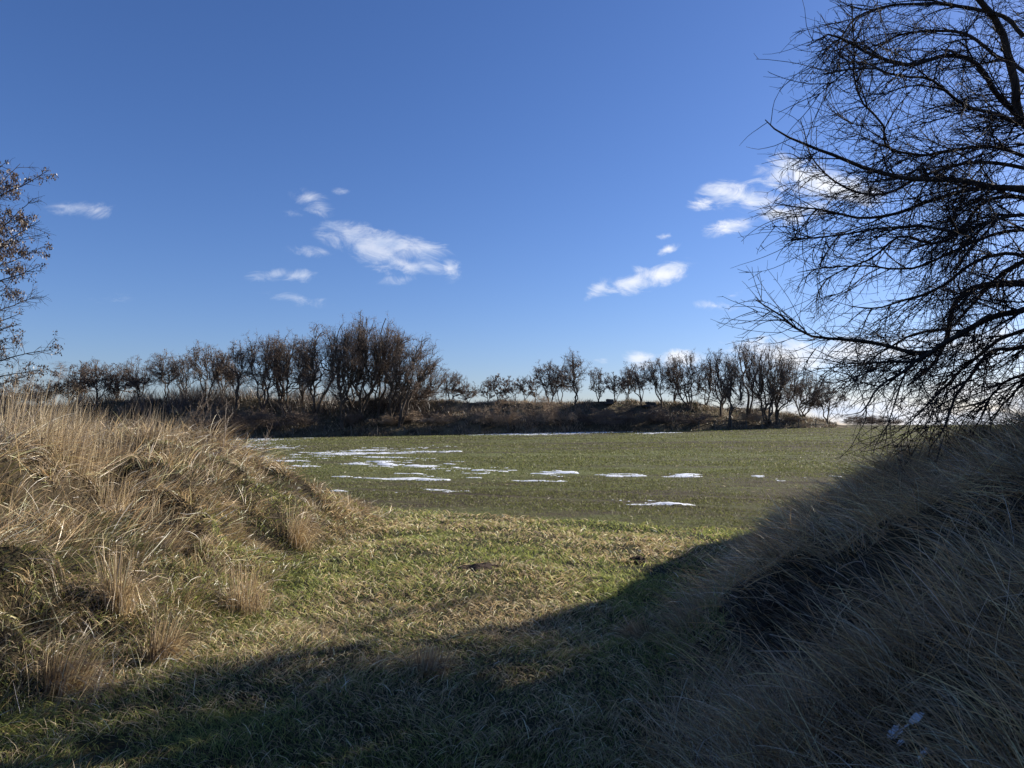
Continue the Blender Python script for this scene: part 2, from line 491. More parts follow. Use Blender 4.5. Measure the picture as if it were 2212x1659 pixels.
def polar(n, r0, r1, a0=-46, a1=46, p=0.0):
    a = np.radians(rng.uniform(a0, a1, n))
    if p == 0: r = np.exp(rng.uniform(math.log(r0), math.log(r1), n))
    else:
        u = rng.uniform(0, 1, n); r = (r0 ** p + u * (r1 ** p - r0 ** p)) ** (1 / p)
    return np.sin(a) * r, np.cos(a) * r, r


def palette(n, cols, w, jit=.22):
    cols = np.array(cols); i = rng.choice(len(cols), n, p=np.array(w) / np.sum(w))
    c = cols[i] * np.exp(rng.normal(0, jit, (n, 1)))
    return np.clip(c, 0, .8)


STRAW = [(.42, .32, .175), (.31, .225, .12), (.56, .46, .29), (.17, .115, .06), (.33, .26, .18)]
WARM = np.array([1.06, 1.01, .94])
GREEN = [(.17, .195, .052), (.23, .25, .07), (.10, .135, .04), (.33, .32, .10)]


def base_pts(x, y, sink=.01): return np.stack([x, y, H(x, y) - sink], -1)


def gap_grass():
    parts = []
    x, y, r = polar(300000, 2.2, 15.5, p=.35)
    keep = (dleft(x, y) < .9) & (dright(x, y) < .5) & (y < yb(x) + .25 + .25 * fbm(x, y, .8, 2, 3))
    # bare spots
    keep &= ~((fbm(x, y, .5, 2, 61) > .27) & (rng.uniform(size=len(x)) < .7))
    x, y, r = x[keep], y[keep], r[keep]; n = len(x)
    gmix = np.clip(.56 + fbm(x, y, 1.3, 3, 71) * 1.5 + .12 * ss(5, 10, r), .1, .92)
    isg = rng.uniform(size=n) < gmix
    c = np.where(isg[:, None], palette(n, GREEN, [3, 3, 2, 2]) * 1.45, palette(n, STRAW, [3, 3, 2.5, 2, 1], .35) * 1.4)
    th = rng.uniform(0, 6.283, n) * .75 + fbm(x, y, .7, 2, 81) * 9
    lean = rng.uniform(.5, 1.9, n) * np.where(isg, .8, 1.5)
    hd = np.stack([np.cos(th), np.sin(th), np.zeros(n)], -1)
    D0 = nrm(hd * .35 * lean[:, None] + np.array([0, 0, 1.])); D1 = nrm(hd * lean[:, None] + np.array([0, 0, .05]) - np.array([0, 0, .25]) * (lean > 1.2)[:, None])
    tuf = 1 + 1.2 * np.clip(fbm(x, y, .45, 2, 91), -.4, 1)
    L = rng.uniform(.035, .105, n) * tuf * np.where(isg, 1, 1.35)
    W = np.maximum(.0034, .00085 * r) * rng.uniform(.7, 1.2, n)
    return merge([blades(rng, base_pts(x, y), D0, D1, L, W, 3, col=c)])


v, q, t, c = gap_grass()
link('short_grass', mk_mesh('short_grass', v, q, t, M_grass, c), kind='stuff', label='short green and straw coloured grass in the gap between the banks', category='grass')


def bank_grass(side):
    parts = []
    dfun = dleft if side < 0 else dright
    a0, a1 = (-50, 4) if side < 0 else (2, 60)
    # 1. matted layer
    x, y, r = polar(165000 if side < 0 else 105000, 1.6, 17, a0, a1, p=.5)
    d = dfun(x, y)
    keep = (d > (-.25 if side < 0 else .04) + .3 * fbm(x, y, .6, 2, 9)) & (d < 9) & (y < ybl(x) + .5 * fbm(x, y, .7, 2, 4))
    if side > 0:
        sp = ray(800, 622)
        q_ = np.hypot((x - sp[0]) / .55, (y - sp[1]) / .75) + fbm(x, y, .3, 2, 77) * 1.2
        keep &= ~((q_ < 1) & (rng.uniform(size=len(x)) < .8))
    for px_, py_ in ((915, 719), (894, 732), (901, 743), (922, 755)):
        if side > 0:
            s0 = ray(px_, py_); keep &= ~((np.hypot(x - s0[0] - .12, y - s0[1] + .05) < .13) & (rng.uniform(size=len(x)) < .85))
    keep &= ~((fbm(x, y, .5, 3, 63) > .12) & (rng.uniform(size=len(x)) < .7))
    led = fbm(x, y, .95, 3, 171)
    keep &= ~((led > -.13) & (led < -.015) & (rng.uniform(size=len(x)) < (.93 if side < 0 else .6)))
    x, y, r, d = x[keep], y[keep], r[keep], d[keep]; n = len(x)
    if side < 0:
        gp = ray(262, 490); g0 = np.exp(-((x - gp[0]) ** 2 + (y - gp[1]) ** 2) / .9)
        gm = np.clip(.24 + .22 * ss(-5.2, -3.2, x) + 2.2 * fbm(x, y, 1.1, 2, 64) + .75 * g0 + .55 * np.exp(-np.maximum(d, 0) / .35), .02, .9)
        th = .1 + fbm(x, y, .75, 3, 83) * 7.5 + rng.normal(0, .62, n)
    else:
        gm = np.clip(.05 + 1.1 * fbm(x, y, 1.2, 2, 65) + .3 * np.exp(-np.maximum(d, 0) / .25), .02, .6)
        th = 2.75 + fbm(x, y, .8, 3, 84) * 8.0 + rng.normal(0, 1.1, n)
    isg = rng.uniform(size=n) < gm
    sc = 1.0 if side < 0 else 1.12  # right bank straw made brighter to lift its shade
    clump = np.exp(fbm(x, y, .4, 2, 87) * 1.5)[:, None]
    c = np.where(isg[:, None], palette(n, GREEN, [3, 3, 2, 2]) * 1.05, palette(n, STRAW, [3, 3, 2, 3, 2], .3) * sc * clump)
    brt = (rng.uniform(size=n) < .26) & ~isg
    c = np.where(brt[:, None], np.clip(c * 1.9, 0, .72), c * (.62 if side < 0 else .8)) * WARM * (np.ones(3) if side < 0 else np.array([1.32, 1.14, .94]))  # right bank colour also warmed and raised against the dark blue shade
    hd = np.stack([np.cos(th), np.sin(th), np.zeros(n)], -1)
    z1 = np.array([0, 0, 1.])
    up = (rng.uniform(.1, 1.0, n) * np.exp(fbm(x, y, .6, 2, 88) * 2.2))[:, None]
    D0 = nrm(hd + z1 * up * 1.2); hd = np.where(brt[:, None], nrm(hd + rng.normal(0, .35, (n, 3)) * [1, 1, 0]), hd)
    D1 = nrm(hd + z1 * up * np.where(brt, 1.1, .5)[:, None] - z1 * rng.uniform(.0, .8, n)[:, None] + rng.normal(0, .16, (n, 3)))
    L = np.where(isg, rng.uniform(.06, .17, n), np.where(brt, rng.uniform(.25, .7 if side < 0 else .52, n), rng.uniform(.10, .34, n))) * (np.clip(.5 + .2 * d, .5, 1) if side < 0 else 1.0) * (1 + .5 * fbm(x, y, .8, 2, 19))
    W = np.where(brt, np.maximum(.003, .00072 * r), np.maximum(.0034, .0009 * r)) * rng.uniform(.6, 1.25, n)
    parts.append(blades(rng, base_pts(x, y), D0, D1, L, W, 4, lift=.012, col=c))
    # 2. tussocks
    nt_ = 420 if side < 0 else 300
    cx_, cy_, cr = polar(nt_ * 3, 2.4, 15, a0, a1, p=.8)
    k = (dfun(cx_, cy_) > .15) & (cy_ < ybl(cx_) - .3) & (dfun(cx_, cy_) < 8)
    if side > 0: k &= np.hypot((cx_ - sp[0]) / .6, (cy_ - sp[1]) / .8) > 1.1
    cx_, cy_, cr = cx_[k][:nt_], cy_[k][:nt_], cr[k][:nt_]
    m = 70
    tx = np.repeat(cx_, m); ty = np.repeat(cy_, m); tr_ = np.repeat(cr, m); n = len(tx)
    rr = np.repeat(rng.uniform(.04, .13, len(cx_)), m)
    ox, oy = rng.normal(size=n), rng.normal(size=n)
    x = tx + ox * rr; y = ty + oy * rr
    bth = (-.2 if side < 0 else 2.7) + np.repeat(rng.normal(0, 1.1, len(cx_)), m) + rng.normal(0, .35, n)
    tall = np.repeat(rng.uniform(.18, .52, len(cx_)) * (np.clip(.35 + .3 * dfun(cx_, cy_), .4, 1.1) if side < 0 else 1), m)
    stiff = np.repeat(rng.uniform(.15, 1.1, len(cx_)), m)
    hd = np.stack([np.cos(bth), np.sin(bth), np.zeros(n)], -1)
    rad_ = np.stack([ox, oy, np.zeros(n)], -1) * .22
    D0 = nrm(z1 + hd * .35 + rad_); D1 = nrm(hd * 1.0 + rad_ * 2 + z1 * (stiff - .55)[:, None] + rng.normal(0, .22, (n, 3)))
    L = tall * rng.uniform(.55, 1.15, n)
    tint = np.repeat(np.exp(rng.normal(0, .2, (len(cx_), 1))), m, 0)
    c = palette(n, STRAW, [3, 3, 2, 2, 2], .4) * tint * sc * WARM * (.85 if side < 0 else 1)
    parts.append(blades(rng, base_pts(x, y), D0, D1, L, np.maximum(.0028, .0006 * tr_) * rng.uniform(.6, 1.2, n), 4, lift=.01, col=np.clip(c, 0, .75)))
    # 3. standing stems
    if side < 0:
        n0 = 30000
        x, y, r = polar(n0, 6.5, 15.5, -50, -17, p=1.5)
        d = dleft(x, y); s_ = y - ybl(x)
        pxx = 512 + 738 * x / y
        dens = np.clip((240 - pxx) / 160, .03, 1) * np.clip(.35 + 2.6 * fbm(x, y, .7, 2, 33), 0.02, 1)
        keep = (d > .9) & (s_ > -7.5) & (s_ < -1.0) & (rng.uniform(size=n0) < dens)
        x, y, r = x[keep], y[keep], r[keep]; n = len(x); pxx = pxx[keep]
        L = rng.uniform(.3, .85, n) * np.clip((330 - pxx) / 260, .45, 1.12) * (1 + .9 * fbm(x, y, .9, 2, 34))
        th = rng.normal(-.1, .8, n)
        hd = np.stack([np.cos(th), np.sin(th), np.zeros(n)], -1)
        l_ = rng.uniform(0, .45, n)[:, None]
        c = palette(n, STRAW, [3, 3, 3, 1.5, 3], .15)
        parts.append(blades(rng, base_pts(x, y), nrm(z1 + hd * l_ * .6), nrm(z1 + hd * l_ * 1.6), L, .0052 * rng.uniform(.6, 1.2, n), 3, drape=False, col=c))
    else:
        n0 = 9000
        x, y, r = polar(n0, 2.5, 12, 4, 50, p=1.2)
        d = dright(x, y)
        keep = (d > .2) & (y < yb(x) - .2) & (d < 7)
        x, y, r = x[keep], y[keep], r[keep]; n = len(x)
        L = rng.uniform(.2, .5, n)
        th = rng.normal(2.8, .8, n)
        hd = np.stack([np.cos(th), np.sin(th), np.zeros(n)], -1)
        c = palette(n, STRAW, [3, 3, 3, 1.5, 3], .15) * .85
        parts.append(blades(rng, base_pts(x, y), nrm(z1 * .7 + hd * .6), nrm(z1 * .2 + hd), L, np.maximum(.0025, .0004 * r), 4, lift=.03, col=c))
    return merge(parts)


for side, lab in ((-1, 'long dry straw coloured grass covering the sunlit bank'), (1, 'long matted dry grass covering the shaded bank')):
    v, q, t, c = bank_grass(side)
    link('dry_grass', mk_mesh('dry_grass', v, q, t, M_straw, c), kind='stuff', label=lab, category='grass')


# ------------------------------------------------------------------ crop seedlings
def crop():
    parts = []
    for (n0, r0, r1, Lr, wf) in ((170000, 10.5, 26, (.03, .075), .0009), (130000, 26, 60, (.04, .09), .0012), (60000, 60, 102, (.05, .11), .0014)):
        a = np.radians(rng.uniform(-37, 37, n0)); u = rng.uniform(0, 1, n0)
        r = (r0 ** .6 + u * (r1 ** .6 - r0 ** .6)) ** (1 / .6)
        y = r; x = np.tan(a) * r
        # rows
        ca, sa = math.cos(R(-25)), math.sin(R(-25))
        acr = -x * sa + y * ca; alo = x * ca + y * sa
        if r0 < 30:
            acr = np.round(acr / .14) * .14 + rng.normal(0, .018, n0)
            x = alo * ca - acr * sa; y = alo * sa + acr * ca
        g = fbm(alo, acr * 2.5, 6, 3, 101) * 1.6 + fbm(x, y, 1.2, 2, 102)
        trk = (acr + 3.5) % 18.0
        keep = ~((trk < .38) | ((trk > 1.9) & (trk < 2.28))) & (y > yb(x) + .1) & (y < emb_base(x) - 1) & (rng.uniform(size=n0) < np.clip(.62 + g * 1.3, .12, 1))
        x, y, r = x[keep], y[keep], r[keep]; n = len(x)
        th = rng.uniform(0, 6.28, n); hd = np.stack([np.cos(th), np.sin(th), np.zeros(n)], -1)
        c = palette(n, [(.15, .16, .055), (.19, .195, .07), (.11, .11, .04), (.26, .22, .14)], [3, 3, 2.5, .25], .18)
        L = rng.uniform(*Lr, n)
        parts.append(blades(rng, base_pts(x, y, .004), nrm(hd * .5 + [0, 0, 1]), nrm(hd + [0, 0, .25]), L, wf * r * rng.uniform(.6, 1.1, n), 2, drape=False, col=c))
    # straw litter
    n = 3000; x, y, r = polar(n, 11, 60, -37, 37, p=1.); k = (y > yb(x) + .3); x, y, r = x[k], y[k], r[k]; n = len(x)
    th = rng.uniform(0, 6.28, n); hd = np.stack([np.cos(th), np.sin(th), np.zeros(n) + .15], -1)
    parts.append(blades(rng, base_pts(x, y, -.01), nrm(hd), nrm(hd), rng.uniform(.05, .14, n), .0008 * r, 2, drape=False, col=palette(n, [(.34, .29, .2)], [1])))
    return merge(parts)


v, q, t, c = crop()
link('crop_seedlings', mk_mesh('crop_seedlings', v, q, t, M_grass, c), kind='stuff', label='young green winter crop sprouting across the brown field', category='crop')

# ------------------------------------------------------------------ snow on the field
SNOW = [  # px,py,half w,half h,tilt(deg + down right),strength   (2212 wide)
    (440, 956, 75, 6, 0, 1.2), (520, 962, 130, 9, 2, .72), (640, 1008, 60, 6, 0, 1.05), (690, 985, 170, 9, -4, .62),
    (830, 1000, 120, 15, 4, .80), (940, 1012, 130, 16, 4, .80), (1050, 1018, 70, 9, 0, .8), (930, 1037, 60, 4, 2, 1.0),
    (800, 972, 180, 4, -3, .7), (1200, 1022, 50, 7, 0, 1.1), (1330, 1028, 60, 4, 0, .75), (1470, 1027, 45, 4, 0, .7), (1640, 1034, 70, 6, 0, .74),
    (1720, 1058, 60, 4, 2, .8), (1430, 1088, 100, 7, 3, .9), (1475, 1090, 36, 6, 3, 1.25), (1150, 1040, 70, 3, 0, .7),
    (1190, 936, 170, 2.6, -1, 1.5), (1420, 935, 60, 1.6, -1, .9), (560, 948, 120, 4, 0, .6), (1000, 1060, 300, 5, 0, .3), (1750, 1030, 90, 5, 0, .45),
]


def snow_mesh():
    st = .13
    xs = np.arange(-42, 34, st * 1.15); ys = np.concatenate([np.arange(14.5, 45, st), np.arange(45, 99.5, st * 2.2)])
    X, Y = np.meshgrid(xs, ys, indexing='ij')
    ca, sa = math.cos(R(-25)), math.sin(R(-25))
    acr = -X * sa + Y * ca; alo = X * ca + Y * sa
    Z0 = H(X, Y)
    PX, PY = proj(X, Y, Z0); PX = PX * SC; PY = PY * SC
    M = np.zeros_like(X)
    for (cx_, cy_, a, b, tl, w) in SNOW:
        c_, s_ = math.cos(R(tl)), math.sin(R(tl))
        dx = PX - cx_; dy = PY - cy_
        e = 1 - np.sqrt(((dx * c_ + dy * s_) / (a * 1.15)) ** 2 + ((-dx * s_ + dy * c_) / (b * 1.35)) ** 2)
        M = np.maximum(M, np.maximum(e, 0) * w + np.where(e > 0, .04, 0))
    M = np.minimum(M, np.where(PX < 1120, .82, .67))
    # wheel tracks holding snow
    for (xa, ya, xb, yb_) in ((600, 1021, 990, 1042), (560, 986, 1000, 974)):
        tt = np.clip((PX - xa) / (xb - xa), 0, 1); e = 1 - np.abs(PY - (ya + tt * (yb_ - ya))) / 3.2
        e = np.where((PX > xa) & (PX < xb), e, 0); M = np.maximum(M, np.maximum(e, 0) * .8)
    nz_ = fbm(alo * .38, acr * 1.5, .85, 4, 131) * 2.2 + fbm(alo * .5, acr * 1.5, .33, 2, 133) * 1.7
    val = M + nz_ - .76
    val = np.where(M > 0.02, val, -1)
    Z = Z0 + np.clip(val, -.5, .45) * .05 + .006
    keepv = val > -.02
    kf = keepv[:-1, :-1] | keepv[1:, :-1] | keepv[1:, 1:] | keepv[:-1, 1:]
    id_ = np.arange(X.size).reshape(X.shape)
    Q = np.stack([id_[:-1, :-1], id_[1:, :-1], id_[1:, 1:], id_[:-1, 1:]], -1)[kf]
    Vv = np.stack([X, Y, np.where(keepv, Z, Z0 - .05)], -1).reshape(-1, 3)
    u_, inv = np.unique(Q.ravel(), return_inverse=True)
    return Vv[u_], inv.reshape(-1, 4)


v, q = snow_mesh()
link('snow', mk_mesh('snow', v, quads=q, mat=M_snow, smooth=True), kind='stuff', label='thin broken patches of old snow lying in the furrows of the field', category='snow')


# ------------------------------------------------------------------ distant trees
def bez(P0, P1, P2, n):
    t = np.linspace(0, 1, n)[None, :, None]
    return P0[:, None] * (1 - t) ** 2 + 2 * P1[:, None] * t * (1 - t) + P2[:, None] * t * t


def wobble(rg, P, amp):
    n, m, _ = P.shape
    t = np.linspace(0, 1, m)[None, :, None]
    L = np.linalg.norm(P[:, -1] - P[:, 0], axis=1)[:, None, None]
    o = 0
    for f, a in ((1.2, 1.), (2.6, .6), (5.1, .33)):
        ph = rg.uniform(0, 6.28, (n, 1, 3)); o = o + a * np.sin(f * 6.28 * t * rg.uniform(.8, 1.2, (n, 1, 1)) + ph)
    return P + o * amp * L * np.minimum(t * 4, 1)


def bare_tree(name, base, top_py, hw_px, label, seed, style='robinia', group='bare trees on the far embankment', dense=1.0, pods=.5, top_px=None, leaders=None):
    rg = np.random.default_rng(seed)
    x, y, z = base
    Ht = EYE + px2uv(512, top_py)[1] * y - z
    hw = hw_px / FOC * y * (1.4 if style == 'robinia' else 1.1)
    if style == 'robinia':
        Ht *= rg.uniform(.98, 1.03); hw *= rg.uniform(.85, 1.15)
    lx = 0 if top_px is None else (px2uv(top_px, 400)[0] * y - x)
    birch = style == 'birch'; bush = style == 'bush'
    root = empty(name, (x, y, z - .15), label, 'tree' if not bush else 'shrub', group)
    nl = leaders or (1 if birch else (9 if bush else int(rg.integers(2, 5))))
    th = rg.uniform(0, 6.28) + np.arange(nl) * 6.28 / nl + rg.uniform(-.5, .5, nl)
    if birch or bush:
        sp = .05 if birch else .75
        D0 = np.stack([np.cos(th) * sp, np.sin(th) * sp, np.ones(nl)], -1)
        off = np.stack([np.cos(th), np.sin(th), th * 0], -1) * (.05 if bush else .0)
        lead = grow(rg, off, D0, rg.uniform(.75, 1.0, nl), 14, .04 if birch else .10, (0, 0, 1), .04 if birch else .09)
        r0 = (.013 if birch else .006) * rg.uniform(.8, 1.1, nl)
        sets_t = [(lead, taper(r0, r0 * .22, 15, .8))]
        n1 = int((26 if birch else 80) * dense)
        p, d, t, i = spawn(rg, lead, n1, .18, .97, (28, 62))
        L = rg.uniform(.2, .36, n1) * (1.15 - .55 * t) * (.62 if birch else .8)
        l1 = grow(rg, p, d + np.array([0, 0, .25]), L, 8, .1, (0, 0, 1), .05)
        rr = (.0075 if not bush else .003) * (1.2 - .8 * t) * (.5 if birch else 1)
        sets_t.append((l1, taper(rr, rr * .3, 9)))
        n2 = int(n1 * (7 if not birch else 6) * dense)
        p, d, t, i = spawn(rg, l1, n2, .2, 1, (25, 65))
        l2 = grow(rg, p, d, rg.uniform(.08, .18, n2) * (.7 if birch else 1), 5, .2, (0, 0, 1 if not birch else -1), .06)
        n3 = int(n2 * 5)
        p, d, t, i = spawn(rg, l2, n3, .2, 1, (25, 75))
        l3 = grow(rg, p, d, rg.uniform(.03, .075, n3), 2, .25, (0, 0, 1 if not birch else -1), .15)
        rs = np.full(n2, .0019); rs3 = np.full(n3, .0008)
        sets_2 = [(l2, taper(rs, rs * .4, 6)), (l3, taper(rs3, rs3 * .5, 3))]
        allp = l2.reshape(-1, 3); zt = np.percentile(allp[:, 2], 99.6)
        cxm = np.percentile(allp[:, 0], [3, 97]); sx = hw / ((cxm[1] - cxm[0]) / 2); mid = cxm.mean(); sz = Ht / zt

        def fit(P):
            P = P.copy(); f = np.clip(P[..., 2] / zt, 0, 1.2)
            P[..., 0] = (P[..., 0] - mid * f) * sx + lx * f ** 1.2; P[..., 1] *= sx; P[..., 2] *= sz
            return P
        rmul = sz; l2w = fit(l2); rmin = .007
    else:
        # real metres; crown envelope = dome; limbs reach for points inside it
        top = np.array([lx, 0, 0])

        def env(n, inner=.0):
            q = nrm(rg.normal(size=(n, 3))) * (inner + (1 - inner) * rg.uniform(0, 1, (n, 1)) ** .38)
            q[:, 2] = np.where(q[:, 2] < 0, q[:, 2] * 1.0, q[:, 2])
            zc = Ht * .62; hz = np.where(q[:, 2] > 0, Ht * .35, Ht * .40)
            wx = hw * (1.0 + .10 * np.sin(q[:, 2] * 3 + seed))
            return np.stack([q[:, 0] * wx, q[:, 1] * wx, zc + q[:, 2] * hz], -1)
        shift = lambda P: P + np.array([1., 0, 0]) * (lx * np.clip(P[..., 2] / Ht, 0, 1) ** 1.2)[..., None]
        tg = np.stack([np.cos(th) * hw * rg.uniform(.45, .75, nl), np.sin(th) * hw * rg.uniform(.2, .7, nl), Ht * rg.uniform(.62, .88, nl)], -1)
        tg[0, :2] *= .25; tg[0, 2] = Ht * .88
        fork = Ht * rg.uniform(.03, .22)
        P0 = np.zeros((nl, 3)); P0[:, 0] = rg.normal(0, .12, nl); P0[:, 1] = rg.normal(0, .1, nl)
        ctl = tg * np.array([.75, .75, .0]) + np.array([0, 0, 1]) * (fork + tg[:, 2:3] * rg.uniform(.2, .42, (nl, 1)))
        lead = wobble(rg, bez(P0, ctl, tg, 22), .024)
        if rg.uniform() < .4:      # single trunk below the fork
            zf = Ht * rg.uniform(.12, .3); w_ = ss(0, 1, lead[:, :, 2] / zf)[..., None]
            stem = np.stack([rg.normal(0, .06) * lead[:, :, 2], lead[:, :, 2] * 0, lead[:, :, 2]], -1)
            lead = stem * (1 - w_) + lead * w_
        r0 = Ht * .019 * rg.uniform(.75, 1.1, nl)
        # second order limbs leave the stems half way up and carry their own part of the crown
        n2l = nl * 3
        pi = rg.integers(0, nl, n2l); ti = rg.integers(6, 14, n2l); S0 = lead[pi, ti]
        q2 = nrm(rg.normal(size=(n2l, 3)) * [1, 1, .8] + [0, 0, .25])
        tg2 = np.stack([q2[:, 0] * hw * .82, q2[:, 1] * hw * .8, Ht * (.60 + .30 * q2[:, 2])], -1)
        tg2[:, 2] = np.maximum(tg2[:, 2], S0[:, 2] + Ht * .08)
        lead2 = wobble(rg, bez(S0, S0 + (tg2 - S0) * np.array([.75, .75, .35]), tg2, 22), .04)
        rl2 = Ht * .0085 * rg.uniform(.7, 1.1, n2l)
        nst = nl; lead_a = lead; lead = np.concatenate([lead, lead2]); tg = np.concatenate([tg, tg2]); nl = len(lead)
        n1 = int((34 + 8 * nl) * dense * np.clip(hw / 1.9, .7, 1.5))
        T1 = env(n1)
        lob = rg.uniform(size=n1) < .72
        li = rg.integers(0, nl, n1); qd = nrm(rg.normal(size=(n1, 3))) * rg.uniform(.55, 1, (n1, 1))
        rl = hw * .48; rz = min(rl * 1.05, Ht * .17)
        cen = tg[li] - np.array([0, 0, 1]) * rz * .75
        T1 = np.where(lob[:, None], cen + qd * np.array([rl, rl, rz]), T1)
        # attach each limb to the nearest leader, below its target
        A_ = np.empty((n1, 3)); m = 22
        zat = np.clip(T1[:, 2] - Ht * rg.uniform(.03, .17, n1), Ht * .12, Ht * .9)
        for k in range(n1):
            dz = np.abs(lead[:, :, 2] - zat[k]); kk = dz.argmin(1)
            c_ = lead[np.arange(nl), kk]; j = (np.hypot(c_[:, 0] - T1[k, 0], c_[:, 1] - T1[k, 1]) * rg.uniform(.7, 1.4, nl)).argmin()
            A_[k] = c_[j]
        C1 = A_ + (T1 - A_) * np.array([.5, .5, .62])
        l1 = wobble(rg, bez(A_, C1, T1, 12), .035)
        len1 = np.linalg.norm(T1 - A_, axis=1)
        rr = .018 + .017 * len1
        r_all = np.concatenate([taper(r0, r0 * .2, 22, .75), taper(rl2, rl2 * .22, 22, .8)])
        n2 = int(n1 * 4.4)
        p, d, t, i = spawn(rg, l1, n2, .45, 1, (35, 100))
        l2 = grow(rg, p, d, Ht * rg.uniform(.035, .085, n2), 5, .30, (0, 0, 1), .0)
        n3 = int(n2 * 5)
        p, d, t, i = spawn(rg, l2, n3, .15, 1, (30, 85))
        l3 = grow(rg, p, d, Ht * rg.uniform(.015, .045, n3), 2, .35)
        fz = Ht / np.percentile(l2[..., 2], 99.5); fxx = hw / np.percentile(np.abs(l2[..., 0]), 97)
        F = np.array([fxx, fxx, fz])
        lead, l1, l2, l3 = shift(lead * F), shift(l1 * F), shift(l2 * F), shift(l3 * F)
        sets_t = [(lead, r_all), (l1, taper(rr, rr * .2, 12))]
        rs = np.full(n2, .013); rs3 = np.full(n3, .0088)
        sets_2 = [(l2, taper(rs, rs * .55, 6)), (l3, taper(rs3, rs3 * .7, 3))]
        fit = lambda P: P
        rmul = 1.0; l2w = l2; rmin = 0
    v, q = tubes([(fit(P), r * rmul) for P, r in sets_t], 6)
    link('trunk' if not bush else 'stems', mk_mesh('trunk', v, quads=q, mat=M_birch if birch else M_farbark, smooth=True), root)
    tan = bush and any(w_ in label for w_ in ('tan', 'brown', 'reddish', 'slope right'))
    vv_, qq_ = tubes([(fit(P), np.maximum(r * rmul, rmin)) for P, r in sets_2], 3)
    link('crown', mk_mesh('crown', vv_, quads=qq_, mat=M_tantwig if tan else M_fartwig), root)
    if pods > 0:
        npod = int(1900 * pods)
        p, d, t, i = spawn(rg, l2w, npod, .2, 1, (0, 60))
        cl = fbm(p[:, 0] + seed, p[:, 2], 1.6, 2, seed % 97); p = p[cl > -.02]; npod = len(p)
        if npod > 10:
            cl = rg.uniform(.04, .10, npod)
            u_ = nrm(rg.normal(size=(npod, 3))) * cl[:, None]; w_ = nrm(np.cross(u_, rg.normal(size=(npod, 3)))) * cl[:, None] * .55
            V = np.stack([p - u_ - w_, p + u_ - w_, p + u_ + w_, p - u_ + w_], 1).reshape(-1, 3)
            Q = np.arange(npod * 4).reshape(-1, 4)
            cc_ = np.array([(.15, .09, .062), (.19, .125, .085), (.11, .072, .056)])[rg.integers(0, 3, npod)]
            link('seed_pods', mk_mesh('seed_pods', V, quads=Q, mat=M_pod, tint=np.repeat(cc_, 4, 0)), root, kind='stuff')
    return root


def far_base(px, py_base=None, depth=None):
    """base on the embankment: by picture row of the base where visible, else by depth"""
    if depth is None:
        p = ray(px, py_base); return p
    x = px2uv(px, 400)[0] * depth
    return np.array([x, depth, float(H(x, depth))])


